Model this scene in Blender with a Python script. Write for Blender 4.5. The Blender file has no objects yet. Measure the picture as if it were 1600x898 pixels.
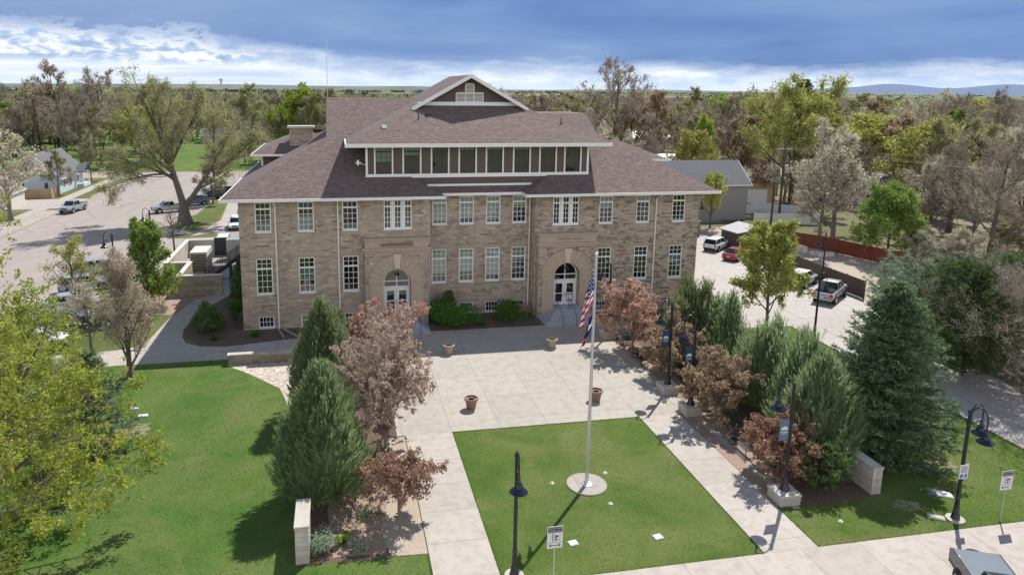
import bpy, math, random
import numpy as np
from math import radians as rad, sin, cos, pi
# ---------------------------------------------------------------- scene, camera, sky, sun
scene = bpy.context.scene
COL = scene.collection
CAM = np.array([0.0, 0.0, 20.5]); YAW, PITCH, ROLL = .1894, .1793, .0105
_F = np.array([sin(YAW)*cos(PITCH), cos(YAW)*cos(PITCH), -sin(PITCH)])
_R = np.cross(_F, [0, 0, 1]); _R /= np.linalg.norm(_R); _U = np.cross(_R, _F)
_R, _U = cos(ROLL)*_R + sin(ROLL)*_U, -sin(ROLL)*_R + cos(ROLL)*_U
from mathutils import Matrix, Vector
cd = bpy.data.cameras.new('camera'); cam = bpy.data.objects.new('camera', cd); COL.objects.link(cam)
cam.matrix_world = Matrix(((_R[0], _U[0], -_F[0], 0), (_R[1], _U[1], -_F[1], 0), (_R[2], _U[2], -_F[2], 20.5), (0, 0, 0, 1)))
cd.sensor_width = 36; cd.lens = 1097.07/1600*36
cd.shift_x = (800-736.57)/1600; cd.shift_y = -(449-336.86)/1600      # perspective-corrected lens
cd.clip_start = .1; cd.clip_end = 60000
scene.camera = cam
def G(u, v, z=0.0):
    """ground position (x, y) under a point of the survey photograph"""
    d = _F + _R*(u-736.57)/1097.07 - _U*(v-336.86)/1097.07
    t = (z-20.5)/d[2]
    return float(d[0]*t), float(d[1]*t)
SUN_EL, SUN_AZ = rad(53.6), math.atan2(.656, .755)
world = bpy.data.worlds.new('World'); scene.world = world; world.use_nodes = True
nt = world.node_tree; nt.nodes.clear(); N = nt.nodes.new; LK = nt.links.new
out = N('ShaderNodeOutputWorld'); bg = N('ShaderNodeBackground'); bg.inputs[1].default_value = .108
sky = N('ShaderNodeTexSky'); sky.sky_type = 'NISHITA'; sky.sun_disc = False
sky.sun_elevation = SUN_EL; sky.sun_rotation = SUN_AZ; sky.altitude = 1500; sky.air_density = 1.0; sky.dust_density = .6; sky.ozone_density = 1.2
tc = N('ShaderNodeTexCoord'); sep = N('ShaderNodeSeparateXYZ'); LK(tc.outputs['Generated'], sep.inputs[0])
def wm(op, a, b=None, c=None, clamp=False):
    n = N('ShaderNodeMath'); n.operation = op; n.use_clamp = clamp
    for i, v in enumerate((a, b, c)):
        if v is None: continue
        if isinstance(v, (int, float)): n.inputs[i].default_value = v
        else: LK(v, n.inputs[i])
    return n.outputs[0]
def wramp(f, stops, interp='LINEAR'):
    n = N('ShaderNodeValToRGB'); n.color_ramp.interpolation = interp; e = n.color_ramp.elements
    while len(e) < len(stops): e.new(.5)
    for el, (p, c) in zip(e, stops):
        el.position = p; el.color = c if len(c) == 4 else (*c, 1)
    LK(f, n.inputs[0]); return n.outputs[0]
def wmix(f, a, b):
    n = N('ShaderNodeMix'); n.data_type = 'RGBA'
    for i, v in ((0, f), (6, a), (7, b)):
        if isinstance(v, (int, float)): n.inputs[i].default_value = v
        elif isinstance(v, tuple): n.inputs[i].default_value = (*v, 1)
        else: LK(v, n.inputs[i])
    return n.outputs[2]
def wnoise(vec, s, det=6, rough=.55, dist=0.):
    n = N('ShaderNodeTexNoise'); n.inputs['Scale'].default_value = s; n.inputs['Detail'].default_value = det
    n.inputs['Roughness'].default_value = rough; n.inputs['Distortion'].default_value = dist; LK(vec, n.inputs['Vector']); return n.outputs['Fac']
def wvec(x, y, z=0.):
    n = N('ShaderNodeCombineXYZ')
    for i, v in enumerate((x, y, z)):
        if isinstance(v, (int, float)): n.inputs[i].default_value = v
        else: LK(v, n.inputs[i])
    return n.outputs[0]
az = wm('ARCTAN2', sep.outputs[0], sep.outputs[1]); el = wm('ARCSINE', sep.outputs[2])
# a deck of cloud: thin bright gap above the horizon, puffy on the west side, slate blue rain cloud in the middle
v1 = wvec(wm('MULTIPLY', az, 2.2), wm('MULTIPLY', el, 10.))
v2 = wvec(wm('MULTIPLY', az, 9.), wm('MULTIPLY', el, 38.), 3.)
big = wnoise(v1, 1.6, 4, .5, .4); fine = wnoise(v2, 1.5, 8, .62, .6)
wisp = wnoise(wvec(wm('ADD', wm('MULTIPLY', az, 1.6), wm('MULTIPLY', el, 5.)), wm('SUBTRACT', wm('MULTIPLY', el, 10.), wm('MULTIPLY', az, .9)), 7.), 1.25, 6, .55, .5)
cum = wnoise(wvec(wm('MULTIPLY', az, 17.), wm('MULTIPLY', el, 44.), 2.), 1.7, 8, .6, .3)
west = wm('MULTIPLY', wm('SUBTRACT', .02, az), 5., clamp=True)
gap = wm('ADD', wm('ADD', .029, wm('MULTIPLY', west, .036)), wm('MULTIPLY', wm('SUBTRACT', big, .5), .05))
wmixf = wm('ADD', wm('MULTIPLY', fine, wm('SUBTRACT', 1., west)), wm('MULTIPLY', cum, west))
edge = wm('ADD', wm('MULTIPLY', wm('SUBTRACT', el, gap), 42.), wm('MULTIPLY', wm('SUBTRACT', wmixf, .5), wm('ADD', 1.2, wm('MULTIPLY', west, 3.4))))
deck = wm('ADD', edge, .5, clamp=True)
dark = wramp(wm('ADD', wm('MULTIPLY', wisp, .75), wm('MULTIPLY', big, .25)), [(.32, (.85, 1.65, 3.6)), (.45, (1.15, 2.1, 4.3)), (.57, (1.6, 2.6, 4.7)), (.68, (2.3, 3.2, 5.0)), (.8, (3.5, 4.3, 5.8))])
dark = wmix(wm('MULTIPLY', west, wm('MULTIPLY', el, 4.5), clamp=True), dark, (3.0, 3.9, 5.5))
puff = wramp(wm('ADD', cum, wm('MULTIPLY', wm('SUBTRACT', el, .05), 1.6)), [(.34, (2.5, 3.5, 5.4)), (.46, (3.7, 4.7, 6.4)), (.52, (6.4, 6.9, 7.6)), (.6, (8.3, 8.3, 8.3))])
layer = wramp(wnoise(wvec(wm('MULTIPLY', az, 4.), wm('MULTIPLY', el, 90.), 5.), 1.2, 5, .55, .3), [(.35, (4.6, 5.5, 6.9)), (.6, (7.2, 7.6, 8.0))])
puff = wmix(wm('MULTIPLY', wm('SUBTRACT', el, .024), 90., clamp=True), layer, puff)
strip = wramp(wnoise(wvec(wm('MULTIPLY', az, 11.), wm('MULTIPLY', el, 40.), 9.), .9, 6, .6), [(.36, (3.4, 4.6, 6.9)), (.55, (6.4, 7.1, 8.0)), (.66, (8.2, 8.4, 8.6))])
low = wmix(wm('MULTIPLY', west, 1.3, clamp=True), strip, puff)
haz = wm('SUBTRACT', 1., wm('MULTIPLY', el, 60.), clamp=True)
low = wmix(wm('MULTIPLY', haz, .75), low, (5.6, 6.5, 7.6))
clouds = wmix(deck, low, dark)
thick = wm('SUBTRACT', 1.0, wm('MULTIPLY', wm('SUBTRACT', el, .22), .85), clamp=True)     # cloud deck thins towards the zenith
south_fill = wm('MULTIPLY', wm('SUBTRACT', .2, sep.outputs[1]), 2.2, clamp=True)                # added bright sky, out of view behind the camera, fills the shaded facade
tower = wm('MULTIPLY', wm('SUBTRACT', .75, el), 2.2, clamp=True)  # holds the added fill to the lower sky
clouds = wmix(wm('MULTIPLY', wm('MULTIPLY', south_fill, tower), wm('MULTIPLY', el, 12., clamp=True)), clouds, wmix(fine, (9.2, 9.4, 9.7), (14.5, 13.8, 12.9)))
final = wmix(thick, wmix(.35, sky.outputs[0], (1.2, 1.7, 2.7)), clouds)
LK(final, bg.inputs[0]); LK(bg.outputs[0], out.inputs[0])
sd = bpy.data.lights.new('sun', 'SUN'); sd.energy = 4.9; sd.angle = rad(.5); sd.color = (1, .955, .88)
sun = bpy.data.objects.new('sun', sd); COL.objects.link(sun); sun.location = (60, 80, 90)
_s = Vector((cos(SUN_EL)*.656, cos(SUN_EL)*.755, sin(SUN_EL)))
sun.rotation_euler = _s.to_track_quat('Z', 'Y').to_euler()
vs = scene.view_settings; vs.view_transform = 'Standard'; vs.look = 'None'; vs.exposure = .36; vs.gamma = 1; vs.use_curve_mapping = False
# ---------------------------------------------------------------- materials
MATS = {}
class MT:
    def __init__(s, name):
        s.m = bpy.data.materials.new(name); s.m.use_nodes = True; s.t = s.m.node_tree; s.t.nodes.clear()
        s.o = s.t.nodes.new('ShaderNodeOutputMaterial'); s.tc = None; MATS[name] = s.m
    def n(s, kind, props=None, **inp):
        nd = s.t.nodes.new('ShaderNode'+kind)
        for k, v in (props or {}).items(): setattr(nd, k, v)
        for k, v in inp.items():
            k = k.replace('_', ' ')
            if k.isdigit(): k = int(k)
            sock = nd.inputs[k]
            if isinstance(v, bpy.types.NodeSocket): s.t.links.new(v, sock)
            elif isinstance(v, (tuple, list)) and sock.type == 'RGBA' and len(v) == 3: sock.default_value = (*v, 1)
            else: sock.default_value = v
        return nd
    def obj(s):
        if not s.tc: s.tc = s.n('TexCoord')
        return s.tc.outputs['Object']
    def math(s, op, a, b=0., clamp=False):
        nd = s.n('Math', dict(operation=op, use_clamp=clamp))
        for i, v in enumerate((a, b)):
            if isinstance(v, bpy.types.NodeSocket): s.t.links.new(v, nd.inputs[i])
            else: nd.inputs[i].default_value = v
        return nd.outputs[0]
    def mix(s, f, a, b, mode='MIX'):
        nd = s.t.nodes.new('ShaderNodeMix'); nd.data_type = 'RGBA'; nd.blend_type = mode
        for i, v in ((0, f), (6, a), (7, b)):
            if isinstance(v, bpy.types.NodeSocket): s.t.links.new(v, nd.inputs[i])
            elif isinstance(v, (tuple, list)): nd.inputs[i].default_value = (*v[:3], 1)
            else: nd.inputs[i].default_value = v
        return nd.outputs[2]
    def noise(s, scale, det=4, rough=.55, vec=None, dist=0.):
        return s.n('TexNoise', Scale=scale, Detail=det, Roughness=rough, Distortion=dist, Vector=vec if vec is not None else s.obj()).outputs['Fac']
    def ramp(s, f, stops, interp='LINEAR'):
        nd = s.n('ValToRGB', Fac=f); nd.color_ramp.interpolation = interp; e = nd.color_ramp.elements
        while len(e) < len(stops): e.new(.5)
        for el_, (p, c) in zip(e, stops):
            el_.position = p; c = (c, c, c) if isinstance(c, (int, float)) else c; el_.color = (*c, 1)
        return nd.outputs[0]
    def bump(s, h, strength=.4, dist=.02):
        return s.n('Bump', Height=h, Strength=strength, Distance=dist).outputs[0]
    def principled(s, col, rough=.8, nrm=None, **kw):
        p = s.n('BsdfPrincipled', Base_Color=col, Roughness=rough, **kw)
        if nrm is not None: s.t.links.new(nrm, p.inputs['Normal'])
        s.t.links.new(p.outputs[0], s.o.inputs[0]); return p
    def wallvec(s, zs=1.):
        """(along the wall, height) coordinates on any upright or sloping face"""
        g = s.n('NewGeometry'); sn = s.n('SeparateXYZ', Vector=g.outputs['True Normal']); so = s.n('SeparateXYZ', Vector=s.obj())
        ax = s.math('ABSOLUTE', sn.outputs[0]); ay = s.math('ABSOLUTE', sn.outputs[1])
        f = s.math('GREATER_THAN', ax, ay)
        u = s.math('ADD', s.math('MULTIPLY', so.outputs[0], s.math('SUBTRACT', 1., f)), s.math('MULTIPLY', so.outputs[1], f))
        return s.n('CombineXYZ', X=u, Y=s.math('MULTIPLY', so.outputs[2], zs), Z=0.).outputs[0]
def simple(name, col, rough=.7, var=.12, scale=3., bump=0., bscale=40., metallic=0., **kw):
    m = MT(name); f = m.noise(scale, 5)
    c = m.mix(f, tuple(x*(1-var) for x in col), tuple(min(1, x*(1+var)) for x in col))
    nr = m.bump(m.noise(bscale, 3), bump, .02) if bump else None
    m.principled(c, rough, nr, Metallic=metallic, **kw); return m.m
def stone(name, pal, w=.60, h=.18, mortar=(.30, .27, .24), msize=.012, bias=0., blot=None):
    m = MT(name); v = m.wallvec()
    wv = m.n('TexNoise', Scale=.8, Detail=2., Vector=m.obj()).outputs['Color']
    v2 = m.n('VectorMath', dict(operation='ADD'), **{'0': v}).outputs[0]
    nd = v2.node; sc = m.n('VectorMath', dict(operation='SCALE'), **{'0': wv}); sc.inputs['Scale'].default_value = .03
    m.t.links.new(sc.outputs[0], nd.inputs[1])
    def bricks(w_, h_, off, sq):
        b = m.n('TexBrick', Vector=v2, Color1=(0, 0, 0), Color2=(1, 1, 1), Mortar=(.5, .5, .5), Scale=1., Mortar_Size=msize, Mortar_Smooth=.15, Bias=bias, Brick_Width=w_, Row_Height=h_)
        b.offset = off; b.squash = sq; b.squash_frequency = 3; return b
    a = bricks(w, h, .43, .7); b = bricks(w*1.45, h, .31, 1.3)
    sel = m.math('GREATER_THAN', m.noise(.55, 1), .5)
    colr = m.mix(sel, a.outputs['Color'], b.outputs['Color']); fac = m.mix(sel, a.outputs['Fac'], b.outputs['Fac'])
    c = m.ramp(colr, pal)
    c = m.mix(m.math('MULTIPLY', m.noise(14, 4), .5), c, (.20, .165, .14))
    if blot:
        bf = m.ramp(m.noise(1.1, 4, .6, vec=m.n('Mapping', Vector=m.obj(), Scale=(1, 1, 1.9)).outputs[0]), [(.44, 0.), (.56, 1.)])
        dk = m.math('MULTIPLY', m.math('MULTIPLY', bf, m.ramp(colr, [(.5, 0.), (.6, 1.)])), blot)
        so = m.n('SeparateXYZ', Vector=m.obj()).outputs[0]; dk = m.math('MULTIPLY', dk, m.ramp(m.math('MULTIPLY', m.math('ADD', so, 22.), .023), [(.3, .22), (.75, 1.)]))
        c = m.mix(dk, c, (.10, .078, .066))
    c = m.mix(fac, c, mortar)
    c = m.mix(m.math('MULTIPLY', m.ramp(m.noise(.25, 4), [(.4, 0.), (.7, 1.)]), .25), c, (.2, .17, .15))
    stk = m.ramp(m.noise(1., 5, .65, vec=m.n('Mapping', Vector=m.obj(), Scale=(2.6, 2.6, .28)).outputs[0]), [(.5, 0.), (.72, 1.)])
    c = m.mix(m.math('MULTIPLY', stk, .3), c, (.17, .145, .125))
    hgt = m.math('SUBTRACT', m.math('MULTIPLY', m.noise(22, 5), .5), fac)
    m.principled(c, .9, m.bump(hgt, .7, .03)); return m.m
pal_wall = [(.0, (.25, .19, .15)), (.14, (.50, .40, .315)), (.4, (.60, .475, .37)), (.6, (.42, .35, .295)), (.8, (.58, .455, .345)), (1., (.76, .64, .51))]
stone('sandstone_wall', pal_wall, blot=.85)
pal_g = [(0, (.26, .22, .17)), (.4, (.40, .34, .26)), (.7, (.5, .43, .33)), (1, (.33, .28, .22))]
stone('cut_stone_block', pal_g, .7, .3, (.33, .30, .25), .01)
stone('pale_stone', [(0, (.50, .46, .40)), (.5, (.58, .54, .48)), (1, (.66, .62, .56))], .8, .22, (.45, .42, .38), .008)
stone('concrete_block', [(0, (.20, .19, .17)), (1, (.27, .25, .22))], .4, .2, (.16, .15, .14), .01)
simple('keystone_stone', (.54, .455, .37), .85, .12, 3., .3, 30)
simple('stained_stone', (.20, .155, .125), .9, .35, 2.5, .3, 30)
simple('portal_stone', (.43, .34, .265), .85, .16, 2.2, .3, 30)
simple('lintel_stone', (.36, .30, .25), .85, .14, 2., .3, 30)
simple('white_paint', (.78, .79, .80), .45, .03, 2.)
simple('gutter_white', (.76, .74, .73), .4, .05, 2.)
simple('soffit_paint', (.55, .52, .48), .7, .05)
simple('brown_siding', (.105, .08, .06), .7, .06, 3.)
simple('dark_frame', (.035, .04, .045), .4, .1)
simple('blind_fabric', (.42, .48, .46), .9, .08, 2.)
simple('blind_white', (.62, .62, .60), .9, .05, 2.)
simple('interior_paint', (.05, .05, .05), .9, .1)
simple('dark_bronze', (.012, .013, .018), .35, .2, 5.)
simple('navy_shade', (.007, .011, .028), .3, .2, 5.)
simple('lamp_glass', (.6, .6, .58), .3, .03)
simple('galvanised', (.45, .46, .48), .45, .08, 6., metallic=.6)
simple('pole_aluminium', (.62, .63, .66), .38, .05, 8., metallic=.7)
simple('sign_white', (.62, .62, .62), .45, .03); simple('sign_black', (.02, .02, .022), .5, .05); simple('sign_blue', (.03, .16, .55), .45, .05)
simple('banner_blue', (.02, .05, .12), .7, .1); simple('banner_faded', (.10, .16, .23), .7, .1)
simple('red_paint', (.45, .02, .02), .4, .05)
simple('rubber', (.02, .02, .02), .8, .1); simple('rim_alloy', (.45, .45, .47), .35, .05, metallic=.8)
simple('black_metal', (.015, .015, .017), .45, .1)
simple('soil', (.06, .042, .03), .95, .3, 20, .5)
simple('planter_clay', (.40, .31, .24), .75, .12, 6., .2)
simple('planter_brown', (.24, .15, .11), .75, .12, 6., .2)
simple('chimney_cap', (.45, .44, .42), .8, .1)
simple('wood_raw', (.42, .29, .17), .8, .2, 6); simple('grey_steps', (.36, .37, .40), .8, .1, 3)
simple('bark_dark', (.085, .068, .055), .95, .35, 3., .6, 12); simple('bark_pale', (.20, .165, .135), .95, .3, 4., .6, 14)
simple('bark_grey', (.115, .10, .088), .95, .3, 4., .6, 14)
simple('blue_siding', (.50, .58, .66), .7, .05); simple('grey_siding', (.30, .295, .29), .7, .05, 1.5); simple('yellow_siding', (.50, .38, .2), .7, .05); simple('tan_siding', (.36, .30, .23), .7, .08); simple('pale_wall', (.55, .53, .48), .8, .06); simple('metal_roof', (.30, .30, .31), .45, .06, 2, metallic=.2)
simple('fence_brown', (.115, .085, .065), .9, .3, 3., .4, 20); simple('fence_red', (.20, .045, .028), .85, .15, 2., .3, 20); simple('fence_white', (.72, .73, .74), .6, .04)
def shingles(name, c1, c2, c3):
    m = MT(name); v = m.wallvec(2.13)
    b = m.n('TexBrick', Vector=v, Color1=(0, 0, 0), Color2=(1, 1, 1), Mortar=(.3, .3, .3), Scale=1., Mortar_Size=.004, Mortar_Smooth=.2, Bias=0., Brick_Width=.34, Row_Height=.145)
    st = m.n('Mapping', Vector=v, Scale=(.8, 5., 1.)).outputs[0]
    c = m.mix(b.outputs['Color'], c1, c2)
    c = m.mix(m.ramp(m.noise(1.3, 6, .65, vec=st), [(.38, 0.), (.66, 1.)]), c, c3)
    c = m.mix(m.math('MULTIPLY', m.ramp(m.noise(9., 3, .6), [(.5, 0.), (.7, 1.)]), .35), c, (.26, .2, .17))
    c = m.mix(m.math('MULTIPLY', b.outputs['Fac'], .5), c, (.05, .04, .04))
    m.principled(c, .93, m.bump(m.math('SUBTRACT', b.outputs['Color'], b.outputs['Fac']), .35, .02)); return m.m
shingles('roof_shingles', (.085, .060, .055), (.205, .155, .138), (.105, .072, .074))
shingles('grey_shingles', (.10, .105, .12), (.14, .145, .165), (.12, .125, .145))
shingles('tan_shingles', (.17, .15, .13), (.23, .2, .17), (.2, .17, .15))
def glass(name, tint=.8, gl=.22):
    m = MT(name); f = m.n('Fresnel', IOR=1.5)
    fac = m.math('ADD', f.outputs[0], gl-.04, clamp=True)
    g = m.n('BsdfGlossy', Color=(.9, .95, 1.), Roughness=.02); 
    nb = m.bump(m.noise(.9, 2), .05, .05); m.t.links.new(nb, g.inputs['Normal'])
    t = m.n('BsdfTransparent', Color=(tint*.88, tint, tint*.95))
    mx = m.n('MixShader', Fac=fac); m.t.links.new(t.outputs[0], mx.inputs[1]); m.t.links.new(g.outputs[0], mx.inputs[2])
    m.t.links.new(mx.outputs[0], m.o.inputs[0]); return m.m
glass('window_glass', .75, .13); 
m = MT('dark_glass'); m.principled((.02, .025, .03), .05, None, **{'Specular_IOR_Level': .8})
m = MT('car_glass'); m.principled((.012, .018, .022), .06, None)
def paint(name, col, metallic=0., rough=.3):
    m = MT(name); m.principled(m.mix(m.noise(2., 3), tuple(x*.96 for x in col), col), rough, None, Metallic=metallic, Coat_Weight=.6, Coat_Roughness=.05); return m.m
paint('car_white', (.72, .73, .75)); paint('car_silver', (.36, .38, .41), .35, .35); paint('car_red', (.26, .012, .02)); paint('car_black', (.012, .013, .015)); paint('car_blue', (.12, .19, .27), .3, .35); paint('car_grey', (.13, .15, .175), .2)
m = MT('head_light'); m.principled((.7, .72, .75), .1, None); m = MT('tail_light'); m.principled((.5, .01, .01), .15, None)
# ground materials
def concrete(name, c1, c2, bw, rh, jw=.018, jc=(.20, .17, .15), stain=.95, ox=0., oy=0.):
    m = MT(name); mp = m.n('Mapping', Vector=m.obj(), Location=(ox, oy, 0)).outputs[0]
    b = m.n('TexBrick', Vector=mp, Color1=(0, 0, 0), Color2=(1, 1, 1), Mortar=(.5, .5, .5), Scale=1., Mortar_Size=jw, Mortar_Smooth=.1, Bias=0., Brick_Width=bw, Row_Height=rh); b.offset = 0.
    c = m.mix(m.noise(.35, 6, .65), c1, c2); c = m.mix(m.math('MULTIPLY', b.outputs['Color'], .42), c, tuple(x*.82 for x in c1))
    c = m.mix(m.math('MULTIPLY', m.ramp(m.noise(1.7, 6, .7), [(.45, 0.), (.7, 1.)]), stain*.6), c, tuple(x*.62 for x in c1))
    c = m.mix(m.math('MULTIPLY', m.ramp(m.noise(38, 3, .7), [(.62, 0.), (.75, 1.)]), .2), c, tuple(x*.5 for x in c1))
    c = m.mix(m.math('MULTIPLY', b.outputs['Fac'], .75), c, jc)
    m.principled(c, .88, m.bump(m.math('SUBTRACT', m.math('MULTIPLY', m.noise(60, 3), .2), b.outputs['Fac']), .3, .01)); return m.m
concrete('plaza_concrete', (0.365, 0.332, 0.288), (0.435, 0.398, 0.350), 3.02, 3.35, ox=-.38, oy=.0)
concrete('walk_concrete', (0.384, 0.344, 0.308), (0.448, 0.408, 0.364), 40., 2.42, oy=.4)
concrete('sidewalk_concrete', (0.400, 0.352, 0.316), (0.456, 0.408, 0.364), 2.9, 9., oy=1.)
concrete('path_concrete', (0.360, 0.328, 0.296), (0.432, 0.392, 0.352), 2.6, 2.6)
concrete('drive_concrete', (0.392, 0.360, 0.332), (0.456, 0.424, 0.392), 5.2, 5.0, .03)
concrete('kerb_concrete', (0.336, 0.304, 0.272), (0.400, 0.360, 0.328), 3., 3.)
def asphalt(name, c1, c2):
    m = MT(name); c = m.mix(m.noise(.12, 6, .65), c1, c2)
    c = m.mix(m.math('MULTIPLY', m.ramp(m.noise(.5, 5, .6, vec=m.n('Mapping', Vector=m.obj(), Scale=(1.2, .12, 1.)).outputs[0]), [(.45, 0.), (.7, 1.)]), .35), c, tuple(x*.75 for x in c1))
    vo = m.n('TexVoronoi', dict(feature='DISTANCE_TO_EDGE'), Vector=m.n('VectorMath', dict(operation='ADD'), **{'0': m.obj(), '1': m.n('TexNoise', Scale=.6, Detail=4., Vector=m.obj()).outputs['Color']}).outputs[0], Scale=.11)
    c = m.mix(m.math('MULTIPLY', m.math('LESS_THAN', vo.outputs['Distance'], .006), .55), c, tuple(x*.4 for x in c1))
    m.principled(c, .9, m.bump(m.noise(70, 3), .3, .01)); return m.m
asphalt('street_asphalt', (0.277, 0.239, 0.218), (0.344, 0.298, 0.273)); asphalt('alley_asphalt', (0.252, 0.235, 0.223), (0.319, 0.294, 0.277))
def grass(name, c1, c2, dry, dryamt=.35, stripe=0.):
    m = MT(name); n1 = m.noise(.28, 5, .6); n2 = m.noise(5., 5, .7)
    c = m.mix(m.ramp(n1, [(.40, 0.), (.60, 1.)]), c1, c2)
    c = m.mix(m.math('MULTIPLY', m.ramp(m.math('ADD', m.math('MULTIPLY', m.noise(.22, 6, .7, dist=.8), .75), m.math('MULTIPLY', n2, .25)), [(.44, 0.), (.62, 1.)]), dryamt), c, dry)
    c = m.mix(m.math('MULTIPLY', m.ramp(n2, [(.35, 0.), (.7, 1.)]), .35), c, tuple(x*.62 for x in c1))
    c = m.mix(m.math('MULTIPLY', m.ramp(m.noise(16, 4, .7), [(.56, 0.), (.68, 1.)]), .4), c, tuple(min(1, x*1.7) for x in dry))
    c = m.mix(m.math('MULTIPLY', m.ramp(m.noise(55, 2, .7), [(.45, 0.), (.6, 1.)]), .3), c, tuple(x*.5 for x in c1))
    m.principled(c, .95, m.bump(m.math('ADD', m.noise(60, 4, .8), m.noise(9, 3)), .8, .05), Specular_IOR_Level=.15); return m.m
grass('lawn_grass', (.068, .135, .020), (.118, .172, .036), (.24, .22, .10), .6)
grass('west_lawn_grass', (.062, .15, .024), (.108, .182, .038), (.24, .22, .10), .55)
grass('verge_grass', (.085, .12, .03), (.12, .15, .04), (.20, .18, .09), .75)
def speckle(name, cols, scale, big=.4, bmp=.8):
    m = MT(name); vo = m.n('TexVoronoi', Vector=m.obj(), Scale=scale)
    c = m.ramp(m.n('SeparateColor', Color=vo.outputs['Color']).outputs[0], [(i/(len(cols)-1), c_) for i, c_ in enumerate(cols)])
    c = m.mix(m.math('MULTIPLY', m.noise(.8, 5), big), c, cols[0])
    m.principled(c, .95, m.bump(m.math('ADD', vo.outputs['Distance'], m.noise(scale, 3)), bmp, .05)); return m.m
speckle('bark_mulch', [(.10, .065, .045), (.17, .115, .08), (.07, .05, .04), (.22, .16, .12)], 18)
speckle('pink_mulch', [(.30, .20, .15), (.40, .29, .22), (.22, .15, .11), (.46, .36, .28)], 16)
speckle('dirt', [(.34, .28, .22), (.40, .34, .27), (.30, .25, .20)], 9, .6, .3)
speckle('river_rock', [(.45, .38, .31), (.62, .54, .46), (.30, .24, .2), (.70, .64, .57)], 6.5, .2, 1.)
m = MT('worn_ground'); f = m.ramp(m.noise(3.2, 6, .75), [(.4, 0.), (.62, 1.)]); m.principled(m.mix(f, (.10, .14, .035), (.34, .28, .19)), .95, m.bump(m.noise(50, 4), .7, .04))
# leaves
def leaf(name, c1, c2, c3=None, trans=.35, rough=.6):
    gg = 1.65; c1, c2, c3 = (tuple(min(.8, x*gg) for x in (c or c2)) for c in (c1, c2, c3))
    m = MT(name); g = m.n('NewGeometry'); oi = m.n('ObjectInfo')
    r = g.outputs['Random Per Island']
    c = m.ramp(r, [(0., c1), (.55, c2), (1., c3 or c2)])
    n = m.noise(.9, 3)
    c = m.mix(m.math('MULTIPLY', m.ramp(n, [(.35, 0.), (.65, 1.)]), .45), c, tuple(x*.8 for x in c1))
    hv = m.n('HueSaturation', Color=c, Value=m.math('ADD', .85, m.math('MULTIPLY', oi.outputs['Random'], .3)), Saturation=1., Hue=m.math('ADD', .49, m.math('MULTIPLY', oi.outputs['Random'], .02)))
    d = m.n('BsdfDiffuse', Color=hv.outputs[0]); t = m.n('BsdfTranslucent', Color=hv.outputs[0]); mx = m.n('MixShader', Fac=trans)
    m.t.links.new(d.outputs[0], mx.inputs[1]); m.t.links.new(t.outputs[0], mx.inputs[2])
    m.t.links.new(mx.outputs[0], m.o.inputs[0]); return m.m
leaf('maple_leaves', (.13, .19, .034), (.24, .29, .05), (.38, .36, .07), .5)
leaf('spring_green', (.09, .13, .03), (.155, .205, .05), (.235, .28, .085), .4)
leaf('deep_green', (.035, .075, .018), (.06, .12, .025), (.1, .17, .03), .3)
leaf('bright_green', (.12, .17, .03), (.20, .26, .045), (.27, .32, .07), .4)
leaf('yellow_green', (.18, .195, .05), (.275, .285, .08), (.36, .36, .12), .45)
leaf('olive_bud', (.16, .16, .075), (.23, .23, .115), (.29, .28, .15), .4)
leaf('tan_bud', (.24, .20, .15), (.33, .285, .215), (.42, .365, .28), .35)
leaf('grey_twig', (.17, .145, .12), (.24, .205, .17), (.31, .27, .225), .15)
leaf('brown_twig', (.13, .105, .085), (.19, .155, .128), (.24, .20, .17), .15)
leaf('pale_bud', (.30, .28, .21), (.40, .37, .28), (.46, .44, .34), .3)
leaf('copper_leaves', (.19, .11, .075), (.28, .18, .125), (.36, .26, .19), .4)
leaf('rose_leaves', (.24, .14, .11), (.34, .225, .18), (.42, .31, .255), .45)
leaf('pink_tan_leaves', (.25, .185, .15), (.36, .285, .23), (.45, .385, .32), .5)
leaf('bronze_leaves', (.19, .135, .09), (.28, .21, .145), (.37, .30, .21), .45)
leaf('juniper_green', (.095, .13, .058), (.15, .195, .09), (.22, .265, .14), .5)
leaf('juniper_light', (.115, .155, .075), (.175, .22, .11), (.25, .295, .17), .5)
leaf('spruce_blue', (.07, .105, .052), (.105, .15, .08), (.22, .27, .18), .4)
leaf('pine_green', (.05, .08, .03), (.08, .12, .045), (.13, .165, .07), .3)
leaf('pine_blue', (.11, .145, .095), (.16, .20, .135), (.22, .26, .18), .35)
leaf('shrub_green', (.03, .075, .015), (.06, .13, .025), (.11, .19, .035), .25)
leaf('sage_leaves', (.13, .17, .12), (.2, .25, .18), (.26, .3, .22), .2)
leaf('fir_dark', (.02, .03, .018), (.03, .042, .025), None, .1)
leaf('far_wood_leaves', (.13, .125, .085), (.18, .17, .115), (.2, .21, .12), .2)
leaf('turf_blades', (.065, .115, .02), (.09, .135, .028), (.16, .165, .065), .45)
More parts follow.
